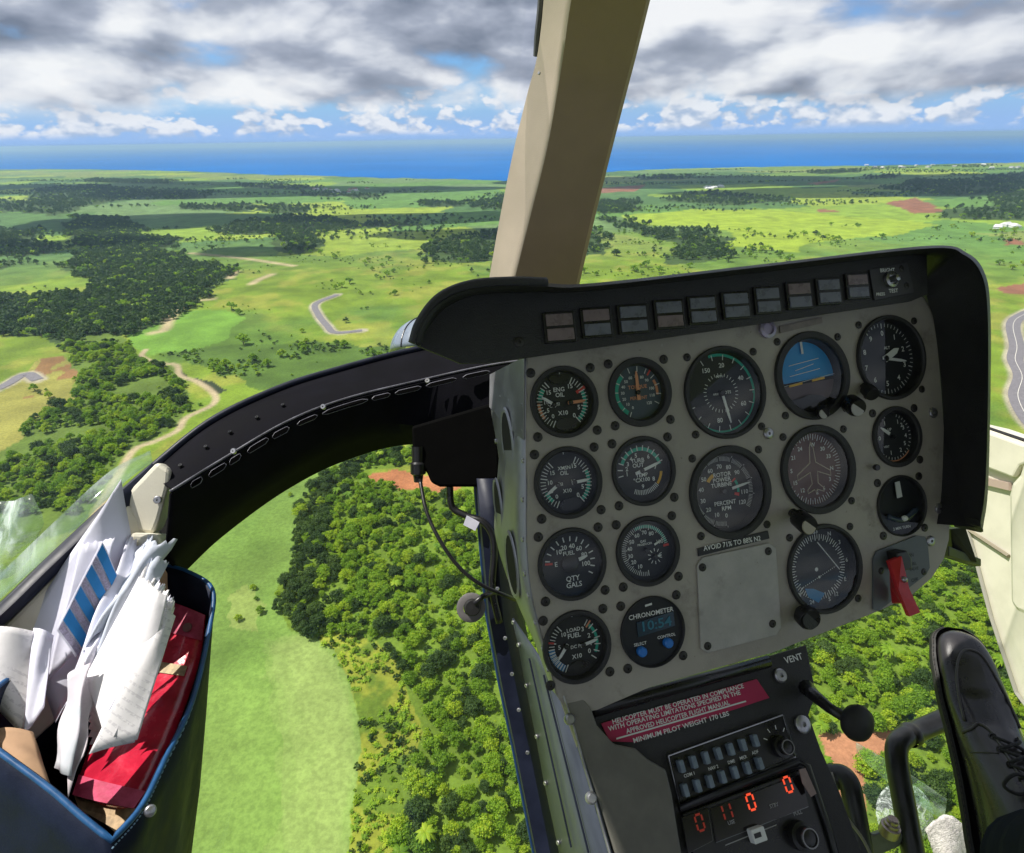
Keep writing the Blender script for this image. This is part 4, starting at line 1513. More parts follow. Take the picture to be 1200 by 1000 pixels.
        k.build('display_digits', lcd_digit, gobj)
        for bx, by in ((-.42, .48), (.42, .40)):
            k = MB()
            k.lathe(D.pt(bx, by, 0), PN, [(R * .14, 0), (R * .14, .004), (R * .11, .005), (.0001, .005)], 16)
            k.build('button', bluebtn, gobj, smooth=40)
    if D.mb.v:
        D.mb.build('dial_print', DM, gobj)
    if gi_ != 15:
        k = MB()
        k.poly([D.pol(a, inner + .0, rec + fh * 0.25) for a in np.arange(0, 360, 10)])
        k.build('cover_glass', dialglass, gobj)
    # four mounting screws
    q = 1.20 if ty != 'l' else 1.12
    q = {'s': 1.19, 't': 1.16, 'l': 1.11}[ty] * R
    for sx, sy in ((-1, -1), (1, -1), (-1, 1), (1, 1)):
        if gi_ in (8, 12) and (sx, sy) == (-1, 1): continue
        if gi_ == 9 and (sx, sy) == (-1, 1): continue
        screw(c + (PU * sx * .74 + PV * sy * .74) * q, 0.0036 if ty == 'l' else 0.0040, screwm, ip)


def knob(px, py, parent, r=.008, ln=.016, base_px=None, m=gloss, capm=None, off0=0.002, name='knob'):
    k = MB()
    c = pan(px, py, off0 + ln)
    b0 = pan(*base_px, off0) if base_px else c - PN * ln
    ax = c - b0
    l2 = np.linalg.norm(ax)
    k.lathe(b0, ax, [(r * .5, 0), (r * .5, l2 * .35), (r, l2 * .4), (r * 1.02, l2 * .9), (r * .92, l2), (.0001, l2)], 18)
    o = k.build(name, m, parent, smooth=40)
    if capm:
        k = MB()
        k.lathe(c, PN, [(r * .85, 0), (r * .8, .0008), (.0001, .0008)], 18)
        k.build('knob_cap', capm, o, smooth=40)
    return o


knob(965, 485, ip, .0055, .010, (962, 478), gloss, greyp2)
knob(1005, 479, ip, .0085, .020, (990, 468), gloss, greyp2)
knob(1023, 463, ip, .0065, .014, (1012, 452), gloss)
knob(948, 617, ip, .0085, .026, (929, 601), gloss, mat('worn_brass', (0.30, 0.27, 0.20), .4, metal=.5))
knob(950, 727, ip, .010, .016, (938, 716), gloss, black)
knob(1029, 548, ip, .003, .005, None, gloss)
# lock, plates and stray fasteners on the panel
k = MB(); c = pan(898, 386)
k.lathe(c, PN, [(.0085, 0), (.0085, .003), (.0055, .004), (.005, .002), (.0001, .002)], 24)
k.build('lock_ring', mat('lilac_ring', (.36, .32, .42), .35, metal=.4), ip, smooth=40)
k = MB(); k.slab([pan(913, 383, .001), pan(962, 372, .001), pan(963, 379, .001), pan(914, 391, .001)], PN * .001)
np_ = k.build('name_plate', mat('worn_tag', (.22, .19, .17), .5, var=.2, vscale=80), ip)
for q in ((900, 508), (1093, 484), (1100, 596), (1090, 634), (612 + 505, 700)):
    if q[0] < 1110: screw(pan(*q), .0052, steel, ip, head=.002)
for q in ((823, 665), (900, 646), (905, 731), (829, 757)):
    screw(pan(*q, .002), .0036, screwm, ip)
k = MB(); k.slab([pan(*q, .0002) for q in ((816, 662), (822, 653), (900, 636), (908, 642), (914, 735), (908, 744), (828, 765), (820, 760))], PN * .002)
k.build('blank_cover', greyp2, ip, bevel=.0008)
k = MB(); k.slab([pan(*q, .0005) for q in ((817, 643), (899, 622), (901, 631), (818, 652))], PN * .001)
pl = k.build('placard', mat('black_placard', (.012, .012, .013), .5), ip)
k = MB(); put_text(k, 'AVOID 71% TO 88% N2', pan(858.5, 637, .0018), PU, PV, .0062, xs=.92)
k.build('placard_print', white_p, pl)
# guarded switch
k = MB(); k.slab([pan(*q, .0006) for q in ((1022, 655), (1026, 646), (1072, 628), (1083, 629), (1086, 640), (1088, 665), (1084, 673), (1028, 716), (1022, 714))], PN * .0015)
gp = k.build('guard_plate', placg, ip)
k = MB(); put_text(k, 'ON', pan(1067, 651, .0024), PU, PV, .005); put_text(k, 'FUEL', pan(1070, 661, .0024), PU, PV, .004); put_text(k, 'VALVE', pan(1071, 667, .0024), PU, PV, .004); put_text(k, 'OFF', pan(1072, 680, .0024), PU, PV, .005)
k.build('plate_print', gloss, gp)
sg = MB()
sg.slab([pan(1038, 646, .002), pan(1050, 643, .002), pan(1055, 652, .002), pan(1056, 664, .002), pan(1042, 668, .002)], PN * .012)
sg.build('guard_hinge', gloss, ip, bevel=.001)
k = MB()
k.slab([pan(1042, 658, .012), pan(1057, 652, .016), pan(1066, 690, .026), pan(1079, 718, .034), pan(1066, 723, .034), pan(1053, 690, .026)], PN * -.004)
k.slab([pan(1042, 660, .012), pan(1050, 690, .022), pan(1056, 707, .020), pan(1045, 707, .004), pan(1043, 690, .003)], PN * .002)
k.build('switch_guard', redp, ip, bevel=.0008)
k = MB(); k.lathe(pan(1058, 679, .022), PN, [(.0001, .004), (.002, .0035), (.0028, .002), (.0028, 0)], 12)
k.build('toggle', steel, ip, smooth=180)
for q in ((1032, 669), (1082, 670)):
    screw(pan(*q, .0015), .0034, screwm, ip)

# annunciator strip and its lights
strip_px = [(489, 405), (495, 384), (517, 357), (553, 341), (600, 337), (700, 337), (900, 315), (1086, 296), (1087, 345), (1068, 353), (840, 387), (577, 425), (540, 426)]
SO = 0.020
k = MB(); k.slab([pan(*q, SO) for q in strip_px], -PN * .004)
k.build('annunciator_strip', black, ip)
lights = [(655, 384, 37, 36), (698, 378.5, 36, 35), (741, 374.5, 36, 34), (783, 369, 35, 34), (822, 364, 34, 33), (861, 358.5, 33, 32), (898, 352.5, 31, 32), (935, 347, 30, 32), (969.5, 342, 29, 31), (1003, 336, 27, 30)]
for i, (x, y, w, h) in enumerate(lights):
    c = pan(x, y, SO)
    wu = np.linalg.norm(pan(x + w / 2, y, SO) - pan(x - w / 2, y, SO)) / 2
    hv = np.linalg.norm(pan(x, y + h / 2, SO) - pan(x, y - h / 2, SO)) / 2
    k = MB(); k.box(c + PN * .0008, PU * wu, PV * hv, PN * .0016)
    wl = k.build('warning_light', gloss, ip, bevel=.0006)
    for j, sg_ in enumerate((-1, 1)):
        k = MB(); k.box(c + PN * .0026 + PV * sg_ * hv * .47, PU * wu * .84, PV * hv * .38, PN * .0008)
        k.build('lens', lens_p if (i, j) in ((0, 0), (0, 1), (1, 0), (3, 1), (7, 0), (9, 0)) else lens, wl, bevel=.0004)
k = MB(); k.slab([pan(*q, SO + .0005) for q in ((1018, 317), (1062, 308), (1070, 343), (1024, 352))], PN * .001)
tp = k.build('test_plate', mat('dark_grey_plate', (.035, .035, .038), .5, var=.2, vscale=60), ip)
k = MB(); put_text(k, 'BRIGHT', pan(1040, 317, SO + .002), PU, PV, .005); put_text(k, 'PRESS', pan(1032, 345, SO + .002), PU, PV, .004); put_text(k, 'TEST', pan(1047, 341, SO + .002), PU, PV, .005)
k.build('plate_print', white_p, tp)
k = MB(); k.lathe(pan(1043, 328, SO + .001), PN, [(.0075, 0), (.0075, .003), (.0055, .004), (.0045, .0015), (.003, .0015), (.003, .009), (.0001, .01)], 18)
k.build('toggle_switch', steel, ip, smooth=40)
for q in ((1056, 315), (1062, 335)):
    screw(pan(*q, SO + .001), .003, screwm, ip)
for q in ((608, 401),):
    screw(pan(*q, SO), .0042, screwm, ip)

# left flank of the panel: riveted sheet with lightening holes
fl_e = [(616.5, 418), (616, 470), (616, 540), (616, 640), (622, 700), (640, 768), (652, 815)]
fl_d = [.125, .125, .09, .11, .075, .03, .012]
front = cr([pan(*q) for q in fl_e], 40)
dd = np.interp(np.linspace(0, 6, 40), range(7), fl_d)
back = [p - PN * d for p, d in zip(front, dd)]
k = MB()
k.loft([front, [p * .66 + q * .34 for p, q in zip(front, back)], [p * .33 + q * .67 for p, q in zip(front, back)], back])
k.build('side_sheet', alum, ip, smooth=60, solid=.0015)
ax_s = np.cross(PN, PV); ax_s /= np.linalg.norm(ax_s)
if ax_s[0] > 0: ax_s = -ax_s


def flank(tq, depth):
    i = tq * 39
    p = front[int(i)]
    return p - PN * depth


for tq, dep_, rv, rn in ((.30, .055, .026, .016), (.60, .045, .026, .016), (.44, .088, .022, .012)):
    c = flank(tq, dep_)
    n = 20
    ring = lambda s_, h: [c + ax_s * h + PV * rv * s_ * math.cos(2 * math.pi * q / n) + PN * rn * s_ * math.sin(2 * math.pi * q / n) for q in range(n)]
    k = MB(); k.loft([ring(1.18, .0002), ring(1.1, .0022), ring(1.0, .0012)], closed=True)
    fo = k.build('hole_flange', alum, ip, smooth=180)
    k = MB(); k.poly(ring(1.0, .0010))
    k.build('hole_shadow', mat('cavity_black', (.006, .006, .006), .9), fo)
for tq in np.linspace(.02, .92, 12):
    screw(flank(tq, .006) + ax_s * .0002, .0022, steel, ip, ax=ax_s, name='rivet', head=.0014)
for tq, dp in ((.06, .10), (.14, .08), (.2, .10), (.17, .05), (.30, .1)):
    screw(flank(tq, dp) + ax_s * .0002, .0022, steel, ip, ax=ax_s, name='rivet', head=.0014)
# short gusset plate at the flank's top
k = MB(); k.slab([flank(.0, .001) + ax_s * .0006, flank(.0, .124) + ax_s * .0006, flank(.16, .124) + ax_s * .0006, flank(.25, .06) + ax_s * .0006, flank(.29, .001) + ax_s * .0006], ax_s * .001)
k.build('gusset', alum, ip)

# ------------------------------------------------------------------ hood
gs = empty('instrument_hood', cw(pan(880, 330)), 'black padded hood curving over the instrument panel', 'hood')
H0 = [(491, 406, .045), (498, 386, .045), (519, 360, .045), (554, 345, .045), (600, 341, .045), (640, 341, .045), (700, 338.5, .045), (900, 316, .045), (1088, 296, .045), (1122, 303, .046), (1143, 324, .047), (1151, 360, .048), (1152, 450, .048), (1149, 560, .048), (1145, 607, .048)]
HM = [(487, 404, .052), (494, 381, .052), (516, 354, .052), (552, 339, .052), (600, 335, .052), (640, 336, .052), (700, 335, .052), (900, 312, .052), (1090, 291, .052), (1130, 299, .053), (1150, 321, .054), (1157, 360, .055), (1158, 450, .055), (1155, 565, .055), (1149, 613, .055)]
H1 = [(483, 403, .042), (490, 377, .042), (513, 350, .042), (550, 334, .042), (600, 331, .042), (640, 332, .042), (700, 331.5, .042), (900, 309, .042), (1090, 288, .042), (1134, 297, .043), (1154, 320, .044), (1160.5, 360, .045), (1161, 450, .045), (1158, 572, .045), (1152, 619, .045)]
I0 = [(493, 405.5, .0205), (500, 387.5, .0205), (521, 362, .0205), (556, 346.5, .0205), (600, 343.5, .0205), (640, 342.5, .0205), (700, 340.5, .0205), (900, 318.5, .0205), (1083, 299, .0205), (1084, 330, .015), (1087, 352, .004), (1095, 380, .001), (1103, 450, .001), (1110.5, 560, .001), (1114, 606, .001)]
NH = 90
cv = [cr([pan(*q) for q in C], NH) for C in (I0, H0, HM, H1)]
H2 = np.array([p - PN * .075 * min(1, .04 + j / 22) + PV * .003 * min(1, j / 22) for j, p in enumerate(cv[3])])
k = MB(); k.loft([cv[0], cv[1], cv[2], cv[3], H2])
hood = k.build('hood_shell', hoodm, gs, smooth=75)
# rounded lower tip of the hood's right wall
k = MB()
tip = [pan(1114, 604, .002), pan(1145, 607, .048), pan(1149, 613, .055), pan(1152, 619, .045), pan(1150, 620, .0), pan(1118, 614, .0)]
k.slab(tip, PV * .004)
k.build('hood_end', hoodm, gs, bevel=.0015)
# padded roll along the left crown of the hood
k = MB(); k.tube(cr([pan(486, 403, .046), pan(494, 379, .047), pan(516, 351, .047), pan(552, 336, .047), pan(600, 332, .047), pan(640, 333, .046)], 40), .0048, 10)
k.build('padded_roll', hoodm, gs, smooth=180)
# bracket under the hood's right end
k = MB(); k.slab([at(1114, 620, .60), at(1132, 618, .60), at(1146, 660, .62), at(1118, 652, .62)], (0, .004, .03))
k.slab([at(1112, 640, .60), at(1150, 655, .63), at(1150, 664, .63), at(1112, 652, .60)], (0, .003, .012))
k.build('bracket', tubepaint, gs, bevel=.001)

# ------------------------------------------------------------------ pedestal with radios
QA = math.radians(24)
QV = PV * math.cos(QA) + PN * math.sin(QA)
QN = PN * math.cos(QA) - PV * math.sin(QA)
QP = pan(760, 812) - PN * .012


def ped(px, py, off=0.0):
    d = ray(px, py)
    return d * ((QN @ QP + off) / (QN @ d))


pc = empty('radio_pedestal', cw(ped(850, 960)), 'black radio pedestal below the panel with red warning placard', 'console')
k = MB(); k.slab([ped(*q) for q in ((668, 850), (700, 822), (800, 796), (905, 768), (945, 756), (954, 800), (956, 815), (948, 838), (962, 878), (985, 930), (1012, 1005), (1040, 1090), (760, 1090), (720, 980))], -QN * .006)
k.build('console_face', black, pc, bevel=.001)
# dark roll under the panel edge
k = MB(); k.tube([ped(694, 833, .004), ped(800, 803, .005), ped(900, 775, .005)], .0055, 10)
k.build('edge_roll', gloss, pc, smooth=180)
k = MB(); k.slab([ped(*q, .0008) for q in ((704, 848), (886, 796), (901, 818), (745, 870), (714, 869))], QN * .001)
wp = k.build('warning_placard', magenta, pc)
k = MB()
Urow = ped(880, 800) - ped(706, 848); Urow /= np.linalg.norm(Urow)
for s_, x, y, sz in (('HELICOPTER MUST BE OPERATED IN COMPLIANCE', 797, 824.5, .0051), ('WITH OPERATING LIMITATIONS SPECIFIED IN THE', 793, 832.5, .0051), ('APPROVED HELICOPTER FLIGHT MANUAL', 796, 840, .0051), ('MINIMUM PILOT WEIGHT 170 LBS', 799.5, 852, .0051)):
    L0 = ped(x, y, .0022)
    P, F = text_geo(s_)
    wid = (P[:, 0].max() - P[:, 0].min()) * sz
    want = {0: .128, 1: .128, 2: .100, 3: .092}[('HELICOPTER', 'WITH', 'APPROVED', 'MINIMUM').index(s_.split()[0]) if s_.split()[0] in ('HELICOPTER', 'WITH', 'APPROVED', 'MINIMUM') else 0]
    put_text(k, s_, L0, Urow, QV, sz, xs=want / wid)
a_, b_ = ped(722, 865, .0022), ped(874, 821, .0022)
k.poly([a_, b_, b_ + QV * .0012, a_ + QV * .0012])
k.build('placard_print', white_p, wp)
for q, r in (((914, 792), .0062), ((940, 849), .0075)):
    screw(ped(*q, .001), r, steel, pc, ax=QN, head=.003)
k = MB(); put_text(k, 'VENT', ped(930, 772, .0022), Urow, QV, .0078)
k.build('vent_print', white_p, pc)
# audio selector
au = [(783, 886), (917, 838), (932, 887), (797, 946)]
k = MB(); k.slab([ped(*q, .001) for q in au], QN * .003)
aud = k.build('audio_panel', gloss, pc, bevel=.0008)
k = MB(); k.tube([ped(*q, .0045) for q in au + au[:1]], .0007, 5)
k.build('rim', steel, aud)
for row, (xa, ya, xb, yb) in enumerate(((797.5, 898, 884, 868), (802, 926, 889, 894.5))):
    for i in range(7):
        f = i / 6
        c = ped(xa + (xb - xa) * f, ya + (yb - ya) * f, .006)
        k = MB(); k.box(c, Urow * .0022, QV * .0046, QN * .004)
        k.build('key', keym, aud, bevel=.0008)
k = MB()
for s_, x, y in (('COM 1', 808, 908), ('NAV 2', 836, 900), ('DME', 857, 893), ('MKR', 871, 888), ('ADF', 885, 882)):
    put_text(k, s_, ped(x, y, .0043), Urow, QV, .0034)
for a in (-60, -25, 10, 45):
    t_ = math.radians(a)
    c = ped(913, 872, .0043)
    d = Urow * math.sin(t_) - QV * math.cos(t_)
    e2 = np.cross(d, QN)
    k.poly([c + d * .011 + e2 * .0004, c + d * .0145 + e2 * .0004, c + d * .0145 - e2 * .0004, c + d * .011 - e2 * .0004])
k.build('panel_print', white_p, aud)


def qknob(px, py, r, ln, parent, off=.004):
    k = MB(); k.lathe(ped(px, py, off), QN, [(r, 0), (r, ln * .5), (r * .72, ln * .55), (r * .70, ln), (r * .6, ln * 1.05), (.0001, ln * 1.05)], 22)
    o = k.build('selector_knob', gloss, parent, smooth=40)
    k = MB(); k.lathe(ped(px, py, off), QN, [(r * .72, ln * 1.0), (r * .68, ln * 1.1), (r * .58, ln * 1.1)], 22)
    k.build('knob_rim', gold, o, smooth=40)
    return o


qknob(914, 875, .0085, .011, aud)
# navigation radio with red digits
ra = [(797, 953), (938, 900), (958, 950), (985, 1040), (835, 1090)]
k = MB(); k.slab([ped(*q, .001) for q in ra], QN * .004)
rad_ = k.build('navigation_radio', gloss, pc, bevel=.001)
k = MB(); k.tube([ped(*q, .007) for q in ((796, 948), (935, 893), (946, 897), (975, 985), (992, 1045))], .0028, 8)
k.build('bezel', tubepaint, rad_, smooth=180)
for box_ in ([(799, 958), (829, 947), (835, 985), (806, 1000)], [(832, 948), (938, 908), (947, 945), (839, 987)]):
    k = MB(); k.slab([ped(*q, .0056) for q in box_], QN * .0006)
    dw = k.build('display_window', mat('display_dark', (.010, .008, .009), .15), rad_)
    k = MB(); k.tube([ped(*q, .0051) for q in box_ + box_[:1]], .0006, 5)
    k.build('window_rim', gold, dw)


def seg7(ch, c, U, V, h, mb):
    w = h * .55
    S = {'a': ((-w / 2, -h / 2), (w / 2, -h / 2)), 'b': ((w / 2, -h / 2), (w / 2, 0)), 'c': ((w / 2, 0), (w / 2, h / 2)), 'd': ((-w / 2, h / 2), (w / 2, h / 2)), 'e': ((-w / 2, 0), (-w / 2, h / 2)), 'f': ((-w / 2, -h / 2), (-w / 2, 0))}
    on = {'0': 'abcdef', '1': 'bc'}[ch]
    t = h * .075
    for q in on:
        (xa, ya), (xb, yb) = S[q]
        d = np.array([xb - xa, yb - ya]); d = d / np.linalg.norm(d)
        n = np.array([-d[1], d[0]]) * t
        A, B = np.array([xa, ya]) + d * t * .9, np.array([xb, yb]) - d * t * .9
        mb.poly([c + U * p[0] + V * p[1] for p in (A - n, B - n, B + n, A + n)])


for ch, x, y, m, nm in (('0', 880, 940, led, 'lit_digit'), ('0', 923.5, 919.5, led, 'lit_digit'), ('0', 820, 964, led_dim, 'lit_digit'), ('1', 844, 954, led_dim, 'lit_digit'), ('1', 853, 951, led_dim, 'lit_digit')):
    k = MB(); seg7(ch, ped(x, y, .0066), Urow, QV, .0108, k)
    k.build(nm, m, rad_)
k = MB()
for s_, x, y in (('USE', 857, 964), ('STBY', 907, 944), ('PULL', 935, 953)):
    put_text(k, s_, ped(x, y, .0068), Urow, QV, .0038)
k.poly([ped(850, 990, .0056), ped(910, 966, .0056), ped(910, 967.5, .0056), ped(850, 991.5, .0056)])
k.build('panel_print', mat('dim_print', (.3, .3, .3), .6), rad_)
k = MB(); k.box(ped(887, 978, .009), Urow * .006, QV * .005, QN * .004)
wk = k.build('slide_switch', white_p, rad_, bevel=.001)
k = MB(); k.box(ped(888, 979, .0132), Urow * .003, QV * .0016, QN * .0003)
k.build('switch_mark', gloss, wk)
qknob(936, 979, .0105, .014, rad_, .005)
k = MB(); k.slab([ped(*q, .012) for q in ((936, 902), (943, 900), (956, 930), (950, 934), (940, 918))], QN * .001)
k.build('worn_corner', mat('worn_pink_plastic', (.30, .22, .20), .6, var=.2, vscale=60), rad_)
# olive cover beside the radios and the hinge of the pedestal side
k = MB(); k.slab([ped(*q, .014) for q in ((655, 806), (676, 806), (694, 832), (700, 850), (720, 872), (745, 877), (760, 890), (781, 902), (788, 930), (796, 980), (810, 1060), (740, 1060), (716, 985), (690, 905))], -QN * .012)
k.build('side_cover', mat('olive_grey_paint', (.16, .155, .13), .55, var=.22, vscale=16), pc, bevel=.002)
hp = [ped(x, y, .016) for x, y in ((659, 812), (672, 852), (686, 902), (700, 948), (716, 1005), (724, 1035))]
k = MB(); k.tube(hp, .0010, 6)
k.build('hinge_pin', steel, pc)
for q in ((667, 843), (692, 935)):
    k = MB(); k.lathe(ped(*q, .015), QN, [(.0045, 0), (.0045, .003), (.003, .005), (.0001, .005)], 12)
    k.build('hinge_fastener', steel, pc, smooth=40)
sd_dir = -QN * .9 + np.array([-.25, 0, 0])
side_a = [ped(x, y, .013) for x, y in ((648, 796), (659, 812), (672, 852), (686, 902), (700, 948), (716, 1005), (745, 1090))]
side_b = [at(600, 725, .66), at(606, 752, .66), at(615, 800, .655), at(627, 860, .645), at(637, 915, .635), at(652, 985, .62), at(672, 1080, .60)]
k = MB(); k.loft([side_a, [a * .5 + b_ * .5 for a, b_ in zip(side_a, side_b)], side_b])
k.build('pedestal_side', bluegrey, pc, smooth=60, solid=.002)
sidep = lambda f, s_: (np.array(side_a[:-1])[int(f * 5)] * (1 - s_) + np.array(side_b[:-1])[int(f * 5)] * s_)
for f in (0, .2, .4, .6, .8, 1):
    screw(sidep(f, .93) + np.array([-.001, 0, -.002]), .0024, steel, pc, ax=(-.8, -.1, -.55), name='rivet', head=.0014)
for s_ in (.30, .62):
    k = MB(); k.tube([sidep(.2, s_) + np.array([-.002, 0, -.002]), sidep(.6, s_) + np.array([-.002, 0, -.002]), sidep(1, s_) + np.array([-.002, 0, -.002])], .0009, 6)
    k.build('seam', navypaint, pc)

# vent lever
vl = empty('vent_lever', cw(ped(950, 815)), 'black lever with round knob reaching out beside the word VENT', 'lever')
k = MB(); k.tube([ped(945, 806, .004), ped(953, 814, .02), ped(972, 830, .036), ped(992, 842, .05)], [.007, .0055, .0045, .0045], 10)
k.build('lever_arm', gloss, vl, smooth=180)
kc = ped(1004, 847, .054)
axk = np.array([.35, -.05, -.93])
k = MB(); k.lathe(kc, axk, [(.0001, -.008), (.008, -.0075), (.0125, -.005), (.0142, -.001), (.0142, .002), (.0125, .006), (.008, .008), (.0001, .009)], 28)
k.build('lever_knob', rubber, vl, smooth=180)

# ------------------------------------------------------------------ centre strut between the chin windows
st = empty('centre_strut', cw(at(600, 800, .72)), 'dark navy strut running down beside the pedestal', 'strut')
p1 = [at(568, 560, .70), at(575, 640, .71), at(582, 720, .71), at(597, 800, .705), at(612, 870, .70), at(626, 940, .69), at(640, 1010, .68), at(655, 1090, .66)]
k = MB(); k.loft([[p + np.array([-.012, 0, .0]) for p in p1], [p + np.array([-.008, 0, -.014]) for p in p1], [p + np.array([.008, 0, -.016]) for p in p1], [p + np.array([.024, 0, .0]) for p in p1], [p + np.array([.03, 0, .05]) for p in p1], [p + np.array([-.006, 0, .03]) for p in p1]], closed=False)
k.build('strut_body', navypaint, st, smooth=40, solid=.002)
k = MB(); k.tube([p + np.array([-.0125, 0, .001]) for p in p1], .0018, 6)
k.build('sealing_edge', mat('dark_blue_edge', (.008, .035, .11), .4), st)
for q in ((583, 690), (592, 748), (600, 790), (608, 832), (618, 882)):
    screw(at(*q, .678), .0022, steel, st, ax=(-.3, 0, -1), name='rivet', head=.0014)

# ------------------------------------------------------------------ nose frame: black arch above the chin window
nf = empty('nose_arch', cw(at(350, 500, .68)), 'black arched nose frame with a row of slots above the chin window', 'frame')
A = [(-60, 765, .50), (0, 716, .52), (60, 658, .55), (120, 602, .58), (180, 549, .62), (250, 494, .66), (330, 456, .70), (400, 434, .73), (480, 413, .76), (560, 398, .78), (650, 392, .78)]
A2 = [(-60, 780, .488), (0, 729, .508), (60, 670, .538), (120, 614, .568), (180, 560, .608), (250, 503, .648), (330, 464, .688), (400, 441, .718), (480, 419, .748), (560, 404, .768), (650, 398, .768)]
B = [(-60, 810, .47), (0, 760, .49), (70, 700, .515), (140, 630, .545), (200, 572, .58), (255, 538, .615), (335, 491, .655), (405, 464, .685), (490, 443, .71), (575, 425, .73), (650, 415, .735)]
B2 = [(-60, 816, .466), (0, 766, .486), (70, 706, .511), (140, 637, .541), (200, 580, .576), (255, 546, .611), (335, 499, .651), (405, 471, .681), (490, 450, .706), (575, 431, .726), (650, 421, .731)]
Dl = [(-60, 900, .50), (0, 850, .52), (70, 790, .54), (140, 720, .565), (195, 655, .595), (255, 600, .63), (335, 545, .665), (405, 503, .695), (470, 497, .715), (575, 520, .73), (650, 520, .735)]
Cc = [(-60, 960, .55), (20, 905, .565), (95, 835, .585), (165, 735, .615), (212, 675, .645), (262, 628, .68), (335, 575, .715), (405, 540, .745), (482, 521, .765), (575, 530, .78), (650, 530, .78)]
NA = 64
cva = [cr([at(*q) for q in Cq[4:]], NA) for Cq in (A, A2, B, B2, Dl, Cc)]
k = MB(); k.loft(cva)
arch = k.build('arch_shell', mat('black_glassfibre', (0.007, 0.007, 0.010), .8, spec=.06, var=.3, vscale=20, bump=.08, bscale=700), nf, smooth=40, solid=.003)
k = MB(); k.tube([p + np.array([0, -.002, 0]) for p in cr([at(*q) for q in A], 70)], .004, 8)
k.build('seal_bead', navypaint, nf, smooth=180)
k = MB(); k.loft([cr([at(x, y + dy, z + dz) for x, y, z in A[:5]], 20) for dy, dz in ((-5, .01), (-4, -.004), (6, -.008), (17, -.006), (19, .01))])
k.build('gasket', navypaint, nf, smooth=60, solid=.002)
k = MB(); k.tube([(p + q) / 2 + np.array([0, 0, -.001]) for p, q in zip(cva[2], cva[3])], .0014, 6)
k.build('flange_edge', mat('worn_black_edge', (.10, .10, .12), .35, var=.4, vscale=60), nf, smooth=180)
cvB = cr([at(*q) for q in B2], 400)
bx_ = np.array([600 + FPX * p[0] / p[2] for p in cvB])
slotm = mat('slot_shadow', (.002, .002, .002), .9, spec=.05)
rimm = mat('lit_slot_rim', (.14, .14, .17), .35, var=.3, vscale=90)  # paler tone paints the light caught along the slot edges
for x0_, x1_ in ((226, 239), (247, 267), (271, 284), (292, 316), (321, 340), (350, 373), (379, 432), (437, 458), (464, 494), (500, 535), (543, 574)):
    xs = np.linspace(x0_, x1_, 9)
    mid_ = np.array([[np.interp(x, bx_, cvB[:, j]) for j in range(3)] for x in xs])
    hgt = .0032 if x0_ < 345 else .0024
    dn = np.array([0, 1., -.25]); dn /= np.linalg.norm(dn)
    prof = np.sqrt(np.clip(1 - (np.linspace(-1, 1, 9)) ** 8, 0, 1)) * .9 + .1
    ce = mid_ + dn * .0055 + np.array([0, 0, -.0022])
    top_ = [c - dn * hgt * p for c, p in zip(ce, prof)]
    bot_ = [c + dn * hgt * p for c, p in zip(ce, prof)]
    k = MB(); k.slab(top_ + bot_[::-1], np.array([0, 0, -.0008]))
    so = k.build('vent_slot', slotm, nf)
    k = MB(); k.tube(top_ + bot_[::-1] + top_[:1], .0006, 5)
    k.build('lit_slot_rim', rimm, so)
for q in ((274, 529, .615), (379, 477, .664), (501, 446.5, .70)):
    screw(at(q[0], q[1], q[2] - .004), .0032, steel, nf, ax=(-.1, -.2, -1), head=.002)
for x in (205, 237, 270, 300, 330):
    j = int(np.argmin(np.abs(np.array([600 + FPX * p[0] / p[2] for p in cva[1]]) - x)))
    screw(cva[1][j] * .55 + cva[2][j] * .45 + np.array([0, -.001, -.002]), .0022, gloss, nf, ax=(0, -.7, -.6), name='rivet')
# stepped black box under the arch with its cable stubs
bxn = empty('avionics_box', cw(at(540, 540, .70)), 'black box hanging under the nose frame left of the panel', 'box')
k = MB(); k.slab([at(482, 500, .69), at(585, 470, .69), at(585, 560, .69), at(572, 566, .69), at(566, 571, .69), at(515, 571, .69), at(505, 566, .69), at(499, 552, .69), at(490, 552, .69), at(484, 540, .69)], (0, 0, .08))
k.build('box_body', mat('flat_black', (.003, .003, .003), .8, spec=.04, var=.2, vscale=30), bxn, bevel=.003)
k = MB(); k.lathe(at(490, 553, .695), (0, 1, .1), [(.007, -.03), (.007, -.012), (.009, -.01), (.009, .002), (.006, .004), (.005, .012), (.0001, .012)], 14)
k.build('cable_plug', gloss, bxn, smooth=40)
# gap filler between box and panel: yellow green lining strip
k = MB(); k.slab([at(571, 520, .74), at(590, 520, .74), at(590, 600, .74), at(573, 575, .74)], (0, 0, .01))
k.build('lining_strip', mat('zinc_chromate', (.20, .20, .05), .6, var=.2, vscale=40), bxn)
ca1 = MB(); ca1.tube(cr([at(492, 562, .69), at(500, 600, .67), at(517, 636, .655), at(540, 667, .65), at(565, 686, .65), at(592, 698, .66), at(606, 704, .68)], 40), .0022, 8)
tag(ca1.build('cable', gloss, smooth=180), 'thin black cable sagging from the black box to the pedestal', 'cable')
ca2 = MB(); ca2.tube(cr([at(527, 568, .70), at(528, 588, .70), at(533, 598, .70), at(550, 606, .695), at(566, 612, .69), at(577, 628, .69), at(579, 650, .69), at(577, 690, .69), at(585, 730, .69)], 50), .0042, 9)
c2 = ca2.build('wiring_loom', gloss, smooth=180)
tag(c2, 'thicker black wiring loom with a white tag running down the strut', 'cable')
k = MB(); k.slab([at(547, 604, .688), at(562, 612, .688), at(557, 622, .688), at(543, 615, .688)], (0, 0, -.002))
k.build('wire_tag', paper_l, c2)
kn = empty('sprung_stop', cw(at(552, 712, .68)), 'round grey washer with black stem beside the navy strut', 'stop')
